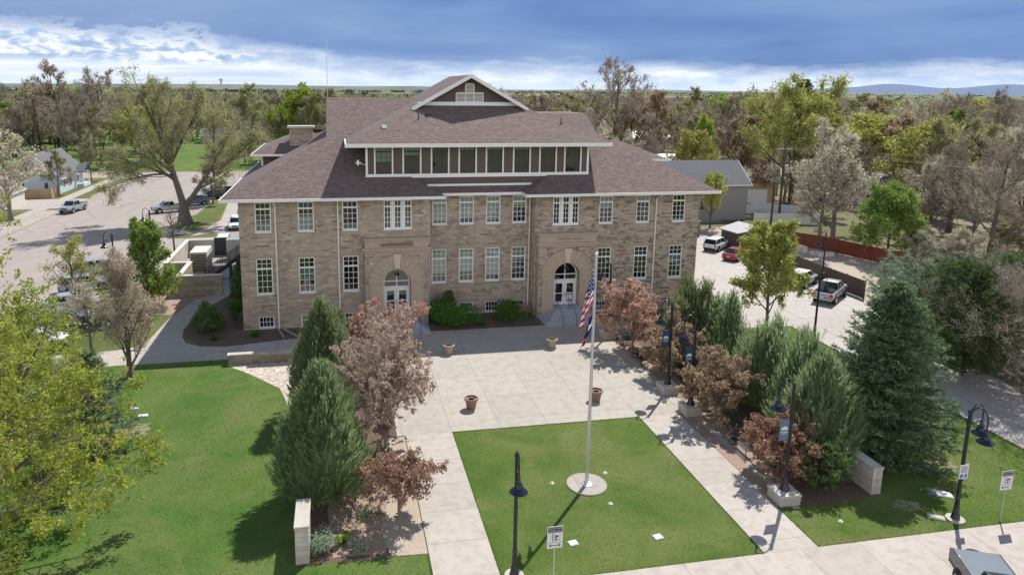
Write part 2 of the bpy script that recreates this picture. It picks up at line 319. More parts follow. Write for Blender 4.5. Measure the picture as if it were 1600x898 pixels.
# ---------------------------------------------------------------- mesh helpers
class MB:
    def __init__(s): s.v = []; s.f = []; s.m = []; s.mi = 0
    def add(s, vs_, fs):
        o = len(s.v); s.v.extend([tuple(map(float, p)) for p in vs_]); s.f.extend([tuple(i+o for i in f) for f in fs]); s.m.extend([s.mi]*len(fs)); return s
    def poly(s, *pts): return s.add(pts, [tuple(range(len(pts)))])
    def box(s, x0, x1, y0, y1, z0, z1):
        if x0 > x1: x0, x1 = x1, x0
        if y0 > y1: y0, y1 = y1, y0
        return s.add([(x0, y0, z0), (x1, y0, z0), (x1, y1, z0), (x0, y1, z0), (x0, y0, z1), (x1, y0, z1), (x1, y1, z1), (x0, y1, z1)],
                     [(0, 3, 2, 1), (4, 5, 6, 7), (0, 1, 5, 4), (1, 2, 6, 5), (2, 3, 7, 6), (3, 0, 4, 7)])
    def rbox(s, c, w, d, h, rz=0., z0=0.):
        """box of size w,d,h standing on z0, turned about z"""
        pts = []
        for z in (z0, z0+h):
            for x, y in ((-w/2, -d/2), (w/2, -d/2), (w/2, d/2), (-w/2, d/2)):
                pts.append((c[0]+x*cos(rz)-y*sin(rz), c[1]+x*sin(rz)+y*cos(rz), z))
        return s.add(pts, [(0, 3, 2, 1), (4, 5, 6, 7), (0, 1, 5, 4), (1, 2, 6, 5), (2, 3, 7, 6), (3, 0, 4, 7)])
    def prism(s, pts, z0, z1):
        n = len(pts); return s.add([(x, y, z0) for x, y in pts]+[(x, y, z1) for x, y in pts],
            [tuple(range(n-1, -1, -1)), tuple(range(n, 2*n))]+[(i, (i+1) % n, n+(i+1) % n, n+i) for i in range(n)])
    def prism_y(s, pts, y0, y1):
        """outline in x,z pushed along y"""
        n = len(pts); return s.add([(x, y0, z) for x, z in pts]+[(x, y1, z) for x, z in pts],
            [tuple(range(n)), tuple(range(2*n-1, n-1, -1))]+[(i, n+i, n+(i+1) % n, (i+1) % n) for i in range(n)])
    def tube(s, pts, r, sides=8, caps=True):
        pts = [np.array(p, float) for p in pts]; rs = r if isinstance(r, (list, tuple)) else [r]*len(pts)
        vs_ = []; fs = []; ref = None
        for i, p in enumerate(pts):
            t = pts[min(i+1, len(pts)-1)]-pts[max(i-1, 0)]; t = t/np.linalg.norm(t)
            if ref is None: ref = np.cross(t, [0, 0, 1]) if abs(t[2]) < .9 else np.cross(t, [0, 1, 0])
            a = ref-t*(ref@t); a /= np.linalg.norm(a); ref = a; b = np.cross(t, a)
            for k in range(sides): an = 2*pi*k/sides; vs_.append(p+rs[i]*(a*cos(an)+b*sin(an)))
        for i in range(len(pts)-1):
            for k in range(sides): k2 = (k+1) % sides; fs.append((i*sides+k, i*sides+k2, (i+1)*sides+k2, (i+1)*sides+k))
        if caps: fs += [tuple(range(sides-1, -1, -1)), tuple(range((len(pts)-1)*sides, len(pts)*sides))]
        return s.add(vs_, fs)
    def lathe(s, c, prof, sides=20, axis='z'):
        vs_ = []; fs = []
        for r, z in prof:
            for k in range(sides):
                an = 2*pi*k/sides; a, b = r*cos(an), r*sin(an)
                vs_.append((c[0]+a, c[1]+b, c[2]+z) if axis == 'z' else ((c[0]+a, c[1]+z, c[2]+b) if axis == 'y' else (c[0]+z, c[1]+a, c[2]+b)))
        for i in range(len(prof)-1):
            for k in range(sides): k2 = (k+1) % sides; fs.append((i*sides+k, i*sides+k2, (i+1)*sides+k2, (i+1)*sides+k))
        fs += [tuple(range(sides)), tuple(range((len(prof)-1)*sides, len(prof)*sides))]
        return s.add(vs_, fs)
    def beam(s, p, q, w, h):
        """square bar from p to q: w across, h upright, hanging below the line"""
        p, q = np.array(p, float), np.array(q, float); t = (q-p)/np.linalg.norm(q-p); a = np.cross(t, [0, 0, 1])
        if np.linalg.norm(a) < 1e-6: a = np.array([1., 0, 0])
        a /= np.linalg.norm(a); a = a*w/2; dz = np.array([0, 0, h])
        pts = [p-a-dz, p+a-dz, q+a-dz, q-a-dz, p-a, p+a, q+a, q-a]
        return s.add(pts, [(0, 3, 2, 1), (4, 5, 6, 7), (0, 1, 5, 4), (1, 2, 6, 5), (2, 3, 7, 6), (3, 0, 4, 7)])
    def loft(s, rings, caps=True):
        n = len(rings[0]); vs_ = [p for r in rings for p in r]; fs = []
        for i in range(len(rings)-1):
            for k in range(n): k2 = (k+1) % n; fs.append((i*n+k, i*n+k2, (i+1)*n+k2, (i+1)*n+k))
        if caps: fs += [tuple(range(n-1, -1, -1)), tuple(range((len(rings)-1)*n, len(rings)*n))]
        return s.add(vs_, fs)
    def mesh(s, name, mats, off=(0, 0, 0)):
        me = bpy.data.meshes.new(name); v = np.array(s.v, float)-np.array(off)
        me.from_pydata(v.tolist(), [], s.f)
        for mt in (mats if isinstance(mats, (list, tuple)) else [mats]): me.materials.append(MATS[mt])
        if len(me.materials) > 1: me.polygons.foreach_set('material_index', s.m)
        me.update(); return me
    def part(s, name, mats, parent, smooth=False, bevel=0.):
        """mesh given in world coordinates (or the thing's own, for things built at the origin), under its parent"""
        w = np.zeros(3); p = parent
        while p is not None: w += np.array(p.location); p = p.parent
        me = s.mesh(name, mats, w); o = bpy.data.objects.new(name, me); COL.objects.link(o); o.parent = parent
        fin(o, smooth, bevel); return o
    def thing(s, name, mats, label, cat, loc=(0, 0, 0), group=None, smooth=False, bevel=0., kind=None):
        me = s.mesh(name, mats, loc); o = bpy.data.objects.new(name, me); COL.objects.link(o); o.location = loc
        tag(o, label, cat, group, kind); fin(o, smooth, bevel); return o
def fin(o, smooth, bevel):
    if smooth:
        o.data.polygons.foreach_set('use_smooth', [True]*len(o.data.polygons))
        try: o.data.set_sharp_from_angle(angle=rad(40))
        except Exception: pass
    if bevel:
        md = o.modifiers.new('bevel', 'BEVEL'); md.width = bevel; md.segments = 2; md.limit_method = 'ANGLE'
def tag(o, label=None, cat=None, group=None, kind=None):
    if label: o['label'] = label
    if cat: o['category'] = cat
    if group: o['group'] = group
    if kind: o['kind'] = kind
def empty(name, loc, label, cat, group=None, rz=0.):
    o = bpy.data.objects.new(name, None); COL.objects.link(o); o.location = loc; o.rotation_euler = (0, 0, rz); o.empty_display_size = .3
    tag(o, label, cat, group); return o
def struct(name, mb, mats):
    me = mb.mesh(name, mats); o = bpy.data.objects.new(name, me); COL.objects.link(o); o['kind'] = 'structure'; return o
def kids(o): return [c for c in KIDS.get(o.name, [])]
def dup(root, loc, label, rz=0., scale=1., group=None):
    """copy a thing, its parts and their sub-parts"""
    r = root.copy(); COL.objects.link(r); r.location = loc; r.rotation_euler = (0, 0, rz)
    r.scale = (scale,)*3 if isinstance(scale, (int, float)) else scale
    r['label'] = label
    if group: r['group'] = group
    def rec(a, b):
        for ch in list(a.children):
            c = ch.copy(); COL.objects.link(c); c.parent = b; rec(ch, c)
    rec(root, r); return r
def text_mesh(s_, size, depth=.004):
    c = bpy.data.curves.new('letters', 'FONT'); c.body = s_; c.size = size; c.extrude = depth; c.align_x = 'CENTER'; c.align_y = 'CENTER'
    o = bpy.data.objects.new('letters', c); COL.objects.link(o)
    dg = bpy.context.evaluated_depsgraph_get(); me = bpy.data.meshes.new_from_object(o.evaluated_get(dg))
    vs_ = [tuple(v.co) for v in me.vertices]; fs = [tuple(p.vertices) for p in me.polygons]
    bpy.data.objects.remove(o); bpy.data.meshes.remove(me); return vs_, fs
def add_text(mb, s_, size, c, stretch=1., depth=.004):
    """upright lettering facing -y, centred on c"""
    vs_, fs = text_mesh(s_, size, depth)
    mb.add([(c[0]+x*stretch, c[1]-z, c[2]+y) for x, y, z in vs_], fs)
# ---------------------------------------------------------------- ground, walks, streets
def sheet(name, pts, z, mat_):
    mb = MB(); mb.poly(*[(x, y, z) for x, y in pts]); return struct(name, mb, mat_)
def slab(name, pts, z0, z1, mat_):
    mb = MB(); mb.prism(pts, z0, z1); return struct(name, mb, mat_)
def rect(x0, y0, x1, y1): return [(x0, y0), (x1, y0), (x1, y1), (x0, y1)]
m = MT('open_country'); vo = m.n('TexVoronoi', Vector=m.n('Mapping', Vector=m.obj(), Scale=(1., .8, 1.), Rotation=(0, 0, .2)).outputs[0], Scale=.0016)
fld = m.ramp(m.n('SeparateColor', Color=vo.outputs['Color']).outputs[0], [(0, (.09, .14, .035)), (.3, (.20, .18, .11)), (.5, (.12, .16, .05)), (.7, (.25, .21, .14)), (.85, (.10, .13, .05)), (1, (.17, .19, .08))], 'CONSTANT')
fld = m.mix(m.math('MULTIPLY', m.noise(.02, 6), .6), fld, (.11, .12, .06))
near = m.ramp(m.noise(.035, 6, .65), [(.35, (.13, .14, .06)), (.5, (.19, .17, .11)), (.65, (.26, .22, .16))])
near = m.mix(m.math('MULTIPLY', m.noise(2.5, 4), .5), near, (.09, .095, .045))
so = m.n('SeparateXYZ', Vector=m.obj()); dist = m.n('VectorMath', dict(operation='LENGTH'), **{'0': m.obj()}).outputs['Value']
m.principled(m.mix(m.ramp(m.math('DIVIDE', dist, 1500.), [(.3, 0.), (.6, 1.)]), near, fld), .95, None, Specular_IOR_Level=.1)
mb = MB(); R0 = [0, 40, 120, 300, 700, 1500, 3500, 8000, 16000]; K = 64
mb.v = [(0, 0, 0)]+[(r*cos(2*pi*k/K), r*sin(2*pi*k/K), 0) for r in R0[1:] for k in range(K)]
mb.f = [(0, 1+k, 1+(k+1) % K) for k in range(K)]+[(1+i*K+k, 1+(i+1)*K+k, 1+(i+1)*K+(k+1) % K, 1+i*K+(k+1) % K) for i in range(len(R0)-2) for k in range(K)]
mb.m = [0]*len(mb.f); struct('ground', mb, 'open_country')
sheet('lawn', rect(6.42, 25.42, 18.5, 39.0), .012, 'lawn_grass')
sheet('west_lawn', rect(-26, 25.42, 3.6, 53.3), .008, 'west_lawn_grass')
sheet('east_lawn', rect(21.2, 25.42, 39.2, 53.3), .008, 'lawn_grass')
slab('plaza', [(3.1, 39.0), (22.0, 39.0), (22.0, 53.2), (33.2, 53.2), (33.2, 56.9), (-4.0, 56.9), (-4.0, 53.2), (3.1, 53.2)], -.05, .04, 'plaza_concrete')
slab('walkway_west', rect(3.6, 25.42, 6.42, 38.99), -.05, .04, 'walk_concrete')
slab('walkway_east', rect(18.5, 25.42, 21.2, 38.99), -.05, .041, 'walk_concrete')
slab('sidewalk', rect(-60, 21.7, 60, 25.41), -.05, .042, 'sidewalk_concrete')
slab('front_kerb', rect(-60, 21.4, 60, 21.7), -.05, .045, 'kerb_concrete')
sheet('front_street', rect(-60, 5, 60, 21.4), .004, 'street_asphalt')
slab('garden_path', [(-26, 52.6), (-16, 53.2), (-4.01, 53.2), (-4.01, 56.9), (-9.2, 55.9), (-11.2, 56.3), (-12.4, 57.3), (-12.9, 58.6), (-13.25, 60.7), (-13.0, 63.2), (-12.1, 67.2), (-10.4, 71.9), (-9.8, 76), (-9.6, 100), (-11.6, 100), (-11.6, 76), (-12.3, 72.6), (-14.2, 68.6), (-15.0, 64.8), (-15.3, 61), (-15.5, 58), (-16.6, 56.6), (-20, 56), (-26, 55.8)], -.05, .036, 'path_concrete')
slab('brick_strip', rect(22.0, 28.3, 22.35, 53.1), -.05, .03, 'kerb_concrete')
sheet('west_bed', [(-2.3, 28.2), (3.55, 28.0), (3.55, 39.1), (3.05, 39.2), (3.05, 53.15), (-2.3, 53.15)], .016, 'bark_mulch')
sheet('west_bed_chips', [(-.6, 28.5), (1.7, 28.4), (2.4, 31), (2.2, 35.5), (1.2, 37.5), (-.2, 36.0), (-.9, 32.2)], .022, 'pink_mulch')
sheet('west_bed_dirt', [(1.9, 28.15), (3.55, 28.05), (3.55, 38.9), (2.6, 38.9), (2.2, 33), (1.6, 30.3)], .026, 'dirt')
sheet('east_bed', [(21.25, 28.4), (27.2, 28.6), (27.4, 53.1), (22.4, 53.1), (22.4, 39), (21.25, 38.9)], .016, 'bark_mulch')
sheet('east_bed_chips', [(21.25, 28.6), (22.9, 28.8), (23.1, 34), (23.3, 39), (23.9, 45), (23.9, 51.5), (22.4, 51.5), (22.4, 39), (21.25, 38.9)], .022, 'pink_mulch')
sheet('river_rock_bed', [(-8.5, 52.0), (-6.6, 50.0), (-4.3, 47.2), (-3.1, 42.6), (-2.3, 41.6), (-2.3, 52.0)], .02, 'river_rock')
sheet('north_bed', rect(7.75, 57.0, 17.2, 61.2), .02, 'bark_mulch')
sheet('northwest_bed', [(-4.0, 57.0), (2.2, 57.0), (2.2, 59.8), (-8.2, 59.8), (-8.2, 86), (-9.6, 86), (-9.7, 76), (-10.3, 71.9), (-12.0, 67.2), (-12.9, 63.2), (-13.1, 60.7), (-12.7, 58.7), (-11.1, 56.5), (-9.2, 56.1)], .02, 'bark_mulch')
sheet('northeast_bed', rect(23.1, 57.0, 33.2, 59.8), .02, 'bark_mulch')
sheet('enclosure_bed', [(-17.5, 65.5), (-15.2, 65.0), (-14.3, 68.7), (-12.4, 72.6), (-11.7, 76), (-11.7, 78), (-19, 78)], .018, 'pink_mulch')
sheet('side_verge', [(-24, 56.1), (-16.7, 56.8), (-15.6, 58.2), (-15.4, 61), (-15.2, 65), (-19, 66), (-19, 78), (-24, 78)], .01, 'verge_grass')
slab('parking_lot', [(39.2, 20), (47, 20), (47, 46), (51.6, 53), (51.6, 96), (33.4, 96), (33.4, 90), (37.3, 90), (37.0, 68), (36.2, 62), (34.6, 57.2), (33.4, 57.0), (33.4, 53.4), (39.2, 53.3)], -.05, .03, 'drive_concrete')
sheet('east_bed_by_wall', [(33.25, 57.1), (34.5, 57.3), (36.1, 62), (36.9, 68), (37.2, 89), (33.25, 89)], .014, 'pink_mulch')
sheet('yard', rect(51.7, 57, 66, 96), .006, 'dirt')
slab('parking_kerb', [(36.85, 68), (37.05, 68), (37.35, 90), (37.15, 90)], 0, .16, 'kerb_concrete')
pr_ = random.Random(4)
for nm, cx, cy, rx, ry in (('bare_patch', -13.0, 42.3, 1.7, 1.3), ('bare_patch', 32.2, 30.5, 1.5, .8), ('worn_patch', 27.8, 27.6, .8, .5)):
    sheet(nm, [(cx+rx*cos(a)*pr_.uniform(.75, 1.15), cy+ry*sin(a)*pr_.uniform(.75, 1.15)) for a in np.linspace(0, 2*pi, 26)[:-1]], .0135, 'worn_ground')
def turf(name, rects, n, mt, seed, size, label):
    r = np.random.default_rng(seed); area = np.array([(x1-x0)*(y1-y0) for x0, y0, x1, y1 in rects]); k = r.choice(len(rects), n, p=area/area.sum()); q = np.array(rects)[k]
    x = q[:, 0]+(q[:, 2]-q[:, 0])*r.random(n); y = q[:, 1]+(q[:, 3]-q[:, 1])*r.random(n)
    a = r.uniform(0, 2*pi, n); s = size*r.uniform(.5, 1.4, n); h = s*r.uniform(.5, 1.1, n); dx, dy = np.cos(a)*s*.35, np.sin(a)*s*.35; lx, ly = r.normal(size=n)*s*.4, r.normal(size=n)*s*.4; z = np.full(n, .006)
    V = np.stack([np.stack([x-dx, y-dy, z], 1), np.stack([x+dx, y+dy, z], 1), np.stack([x+lx, y+ly, z+h], 1)], 1).reshape(-1, 3)
    me = bpy.data.meshes.new(name); me.vertices.add(3*n); me.vertices.foreach_set('co', V.astype(np.float32).ravel()); me.loops.add(3*n); me.loops.foreach_set('vertex_index', np.arange(3*n, dtype=np.int32)); me.polygons.add(n); me.polygons.foreach_set('loop_start', (np.arange(n)*3).astype(np.int32)); me.materials.append(MATS[mt]); me.update(calc_edges=True)
    o = bpy.data.objects.new(name, me); COL.objects.link(o); tag(o, label, 'grass', None, 'stuff')
def rim(x0, y0, x1, y1, w=.07): return [(x0-w*.4, y0-w*.4, x1+w*.4, y0+w), (x0-w*.4, y1-w, x1+w*.4, y1+w*.4), (x0-w*.4, y0, x0+w, y1), (x1-w, y0, x1+w*.4, y1)]
turf('grass', [(6.45, 25.45, 18.47, 38.95), (-20, 25.5, 3.5, 27.9), (-20, 27.9, -2.4, 53.0), (21.3, 25.5, 39.1, 28.3), (27.5, 28.3, 39.1, 53)], 150000, 'turf_blades', 5, .045, 'short mown grass of the lawns around the plaza')
turf('grass_edge', rim(6.42, 25.42, 18.5, 39.0)+[(-20, 25.36, 3.6, 25.5), (21.2, 25.36, 39.1, 25.5), (3.5, 25.4, 3.63, 28), (21.14, 25.4, 21.3, 28.3), (39.0, 27, 39.25, 53)], 22000, 'turf_blades', 6, .05, 'taller grass left along the edges of the paving')
# the street on the west side
sheet('west_street', [(-44.6, 30), (-26, 30), (-26, 60), (-20, 62), (-20, 96), (-22, 100), (-22.0, 112), (-22.6, 118), (-21.5, 168), (-44.6, 168)], .004, 'street_asphalt')
sheet('cross_street', rect(-160, 168, 60, 178), .0045, 'street_asphalt')
sheet('alley', [(-22, 96.5), (-11.5, 97), (-9, 100), (60, 100), (60, 110), (-14, 110), (-20.5, 104), (-22, 104)], .006, 'alley_asphalt')
slab('street_sidewalk', rect(-49.6, 30, -47.4, 167.5), -.02, .11, 'path_concrete')
slab('kerb_west', rect(-44.95, 30, -44.6, 126), -.02, .13, 'kerb_concrete'); slab('kerb_west_far', rect(-44.95, 138, -44.6, 167.8), -.02, .13, 'kerb_concrete')
slab('corner_walk', [(-20.2, 100), (-17.0, 103), (-15.8, 112), (-17.6, 130), (-18.6, 167), (-20.4, 167), (-19.4, 130), (-17.9, 112), (-19.0, 104.4)], -.02, .07, 'path_concrete')
slab('driveway_west', [(-56, 125.5), (-44.4, 126.5), (-44.4, 137), (-56, 137)], -.02, .06, 'path_concrete')
sheet('verge', rect(-47.38, 138, -44.97, 167), .03, 'verge_grass'); sheet('front_yard', rect(-60, 138, -49.62, 167), .03, 'verge_grass')
sheet('near_front_yard', rect(-75, 60, -49.62, 124), .03, 'verge_grass'); slab('near_verge_walk', rect(-47.38, 30, -44.97, 124), -.02, .10, 'kerb_concrete')
sheet('tree_verge', [(-24.5, 105.5), (-20.5, 105.5), (-18.3, 112), (-19.5, 131), (-20.5, 166), (-21.4, 166), (-22.5, 118), (-24.5, 113.5)], .02, 'verge_grass')
sheet('island_grass', [(-23, 99.2), (-17, 99.6), (-15.5, 101.8), (-19.5, 102.6), (-23.5, 101.2)], .05, 'verge_grass')
sheet('back_grass', rect(-15.5, 111, 12, 167), .012, 'verge_grass')
sheet('park', rect(-170, 180, 60, 330), .01, 'west_lawn_grass')
mb = MB()
for y in range(44, 165, 9): mb.poly((-42.4, y, .009), (-41.4, y+.9, .009), (-41.3, y+.75, .009), (-42.3, y-.15, .009))
for y in (66.2, 69.6, 73.0, 76.4, 79.8, 83.2, 86.6): mb.poly((-27.5, y-2.0, .009), (-21.2, y+1.6, .009), (-21.2, y+1.72, .009), (-27.5, y-1.88, .009))
for y in (58.4, 62.0, 65.6, 69.2, 72.8, 76.4, 80): mb.poly((45.8, y, .036), (51.2, y+1.6, .036), (51.2, y+1.72, .036), (45.8, y+.12, .036))
struct('road_markings', mb, 'sign_white')
# far land: low ridges and hills painted haze blue on the east horizon
def ridge(name, a0, a1, dist, base, amp, seed, mat_, n=120, taper=True):
    r = random.Random(seed); ph = [(r.uniform(.5, 9), r.uniform(0, 6), r.uniform(.2, 1)) for _ in range(9)]
    mb = MB(); pts = []
    for i in range(n+1):
        t = i/n; a = a0+(a1-a0)*t; h = sum(w*sin(f*t*4+p) for f, p, w in ph)/4; h = base+amp*min(1.2, max(0, h*.5+.5))
        if taper: h *= min(1, t*5, (1-t)*5)**.7
        pts.append((sin(a), cos(a), max(2, h)))
    for i in range(n):
        (x0, y0, h0), (x1, y1, h1) = pts[i], pts[i+1]
        for (f0, g0), (f1, g1) in (((.82, 0.), (.93, .55)), ((.93, .55), (1., 1.)), ((1., 1.), (1.05, 0.))):
            mb.poly((x0*dist*f0, y0*dist*f0, h0*g0-3), (x1*dist*f0, y1*dist*f0, h1*g0-3), (x1*dist*f1, y1*dist*f1, h1*g1-3), (x0*dist*f1, y0*dist*f1, h0*g1-3))
    o = struct(name, mb, mat_); fin(o, True, 0); return o
m = MT('ridge_land'); c = m.ramp(m.noise(.0016, 6, .6, vec=m.n('Mapping', Vector=m.obj(), Scale=(1, .35, 3)).outputs[0]), [(.35, (.045, .065, .06)), (.5, (.09, .11, .09)), (.65, (.15, .15, .13))]); m.principled(c, .95, None)
m = MT('mountain_haze_blue'); m.principled(m.mix(m.noise(.0009, 5), (.035, .075, .17), (.055, .105, .22)), .95, None)  # blue of the distant air painted into the hill colour
ridge('near_ridge', -.75, .35, 5200, 16, 22, 3, 'ridge_land'); ridge('far_ridge', -.5, .9, 9000, 10, 26, 5, 'ridge_land'); ridge('mountains', .60, 1.15, 15000, 90, 120, 9, 'mountain_haze_blue')
mb = MB(); mb.box(-17200, 17200, -17200, 17200, -5, 300); hz = MT('haze_air'); pv = hz.n('VolumePrincipled', Color=(.82, .9, 1.)); pv.inputs['Density'].default_value = 1.0e-5; pv.inputs['Anisotropy'].default_value = .2
hz.t.links.new(pv.outputs[0], hz.o.inputs['Volume']); hzo = struct('haze', mb, 'haze_air'); hzo['kind'] = 'stuff'; tag(hzo, 'thin pale haze over the far fields and hills', 'haze'); hzo.display_type = 'WIRE'
# ---------------------------------------------------------------- the hall
hall = empty('town_hall', (12.5, 59.78, 0), 'large two storey sandstone hall with brown hipped shingle roof and long dormer', 'building')
ZE, S1 = 11.42, .53
def wall_holes(mb, x0, x1, z0, z1, y, holes, depth=.28):
    xs = sorted({x0, x1, *[v for h in holes for v in h[:2]]}); zs = sorted({z0, z1, *[v for h in holes for v in h[2:]]})
    for i in range(len(xs)-1):
        for k in range(len(zs)-1):
            cx, cz = (xs[i]+xs[i+1])/2, (zs[k]+zs[k+1])/2
            if any(h[0] < cx < h[1] and h[2] < cz < h[3] for h in holes): continue
            mb.poly((xs[i], y, zs[k]), (xs[i+1], y, zs[k]), (xs[i+1], y, zs[k+1]), (xs[i], y, zs[k+1]))
    for a, b, c, d in holes:
        mb.poly((a, y, c), (a, y, d), (a, y+depth, d), (a, y+depth, c)); mb.poly((b, y, c), (b, y+depth, c), (b, y+depth, d), (b, y, d))
        mb.poly((a, y, c), (a, y+depth, c), (b, y+depth, c), (b, y, c)); mb.poly((a, y, d), (b, y, d), (b, y+depth, d), (a, y+depth, d))
YW, YC = 59.78, 61.2
win = []       # (x0, x1, z0, z1, y, cols, rows above transom, rows below, transom z, blind cover from top, blind kind)
tall = lambda x, y, bl=0, bk='blind_fabric', lo=0.: win.append((x-.68, x+.68, 3.08, 6.2, y, 3, 2, 4, 5.3, bl, bk, lo))
upper = lambda x, y, bl=0, bk='blind_fabric', lo=0.: win.append((x-.66, x+.66, 8.46, 11.0, y, 3, 1, 4, 10.42, bl, bk, lo))
base = lambda x, y: win.append((x-.65, x+.65, .08, 1.12, y, 4, 2, 0, 9, 0, '', 0.))
for x, bl, lo in ((-6.3, 0, 0), (-2.8, .62, .2), (.9, 0, 0)): tall(x, YW, bl, lo=lo)
for x, bl, lo in ((24.0, 0, 0), (27.6, 0, 0), (31.1, .55, .14)): tall(x, YW, bl, lo=lo)
for x, bl in ((8.8, .75), (11.3, .72), (13.75, .8), (16.2, .45)): tall(x, YC, bl, 'blind_white' if x < 14 else 'blind_fabric')
for x, bl in ((-6.25, -.32), (-2.75, -.5), (.92, -.2)): upper(x, YW, bl)
for x, bl in ((24.0, .45), (27.6, .3), (31.15, -.12)): upper(x, YW, bl, 'blind_white')
for x, bl in ((8.85, .9), (11.3, .8), (13.75, .9), (16.2, .4)): upper(x, YC, bl, 'blind_white')
for x in (-6.3, -2.75, .95, 24.0, 27.6, 31.2): base(x, YW)
for x in (8.75, 11.3, 13.75, 16.2): base(x, YC)
triple = [(3.78, 6.2), (18.95, 21.4)]
mb = MB()
hl = [w[:4] for w in win]
doorh = [(3.75, 5.95, .95, 5.1), (19.05, 21.25, .95, 5.1)]
wall_holes(mb, -8.2, 7.7, -.3, 11.3, YW, [h for h, w in zip(hl, win) if w[4] == YW and w[0] < 10]+[(triple[0][0], triple[0][1], 8.44, 11.05), doorh[0]])
wall_holes(mb, 17.3, 33.2, -.3, 11.3, YW, [h for h, w in zip(hl, win) if w[4] == YW and w[0] > 10]+[(triple[1][0], triple[1][1], 8.44, 11.05), doorh[1]])
wall_holes(mb, 7.7, 17.3, -.3, 11.5, YC, [h for h, w in zip(hl, win) if w[4] == YC])
mb.poly((7.7, YW, -.3), (7.7, YC, -.3), (7.7, YC, 11.3), (7.7, YW, 11.3)); mb.poly((17.3, YW, -.3), (17.3, YC, -.3), (17.3, YC, 11.3), (17.3, YW, 11.3))
for x in (-8.2, 33.2):
    mb.poly((x, YW, -.3), (x, 87.6, -.3), (x, 87.6, 11.3), (x, YW, 11.3))
mb.poly((-8.2, 87.6, -.3), (33.2, 87.6, -.3), (33.2, 87.6, 11.3), (-8.2, 87.6, 11.3))
wallo = mb.part('wall', 'sandstone_wall', hall)
for x0, x1, y in ((-8.28, 2.0, YW), (23.1, 33.28, YW), (7.8, 17.2, YC)):                 # base course
    mb = MB(); mb.box(x0, x1, y-.07, y-.001, -.3, .04); mb.part('plinth', 'lintel_stone', hall)
mb = MB()
for z in (1.3, 7.0): mb.box(-8, 33, 61.6, 86, z-.2, z)
mb.box(-8, 33, 67, 67.2, .0, 11.2); mb.box(-8.0, 33, 61.6, 86, 11.25, 11.32)
for x in (-.9, 7.5, 17.5, 26, 29.4): mb.box(x, x+.15, 61.7, 67, 0, 11.2)
mb.part('interior', 'interior_paint', hall)
def window_mesh(w, h, cols, rt, rb, tr):
    """frame with muntins, lower left front corner at the origin"""
    mb = MB(); o = .1; d0, d1 = .06, .16
    mb.box(0, o, d0, d1, 0, h); mb.box(w-o, w, d0, d1, 0, h); mb.box(o, w-o, d0, d1, 0, o*1.25); mb.box(o, w-o, d0, d1, h-o, h)
    mb.box(-.02, w+.02, -.05, .2, -.07, .0)
    zones = [(o*1.25, h-o, rt+rb)] if tr > h else [(o*1.25, tr-.07, rb), (tr+.07, h-o, rt)]
    if tr < h: mb.box(o, w-o, d0-.01, d1, tr-.07, tr+.07)
    g = .019
    for a, b, r in zones:
        for k in range(1, cols): x = o+(w-2*o)*k/cols; mb.box(x-g, x+g, d0+.025, d1-.02, a, b)
        for k in range(1, r): z = a+(b-a)*k/r; mb.box(o, w-o, d0+.03, d1-.025, z-g, z+g)
    return mb.mesh('window', 'white_paint')
def rect_mesh(name, x0, x1, y, z0, z1, mt):
    mb = MB(); mb.poly((x0, y, z0), (x1, y, z0), (x1, y, z1), (x0, y, z1)); return mb.mesh(name, mt)
WC = {}
def put(name, me, parent, loc):
    o = bpy.data.objects.new(name, me); COL.objects.link(o); o.parent = parent; o.location = loc; return o
def add_window(x0, x1, z0, z1, y, cols, rt, rb, tz, bl, bk, lo, parent=hall, sill=True):
    w, h = round(x1-x0, 3), round(z1-z0, 3); key = (w, h, cols, rt, rb, round(tz-z0, 2))
    if key not in WC:
        mb = MB(); mb.box(-.16, w+.16, -.022, .04, h+.003, h+.3)
        WC[key] = (window_mesh(w, h, cols, rt, rb, tz-z0), rect_mesh('pane', .05, w-.05, .12, .05, h-.05, 'window_glass'), mb.mesh('lintel', 'lintel_stone'))
    f = put('window', WC[key][0], parent, (x0-12.5, y-YW, z0)); put('pane', WC[key][1], f, (0, 0, 0))
    if z1 < 8: put('lintel', WC[key][2], f, (0, 0, 0))
    if bl < 0: put('blind', rect_mesh('blind', .08, w-.08, .22, .1, -bl*h, bk), f, (0, 0, 0))
    if bl > 0: put('blind', rect_mesh('blind', .08, w-.08, .22, h*max(lo, 1-bl), h-.05 if not lo else h*.70, bk), f, (0, 0, 0))
for w in win: add_window(*w)
for a, b in triple:                                          # grouped windows over the doors
    for k in range(3):
        x = a+k*(b-a+.22)/3; add_window(x, x+(b-a-.44)/3, 8.46, 11.0, YW, 2, 1, 4, 10.42, .0, '', 0.)
    mb = MB(); x = a+(b-a-.44)/3; mb.box(x+.02, x+.2, YW+.03, YW+.18, 8.46, 11.0); x = a+2*(b-a+.22)/3; mb.box(x-.2, x-.02, YW+.03, YW+.18, 8.46, 11.0); mb.box(a, b, YW-.06, YW+.2, 8.38, 8.455)
    mb.part('mullion', 'white_paint', hall)
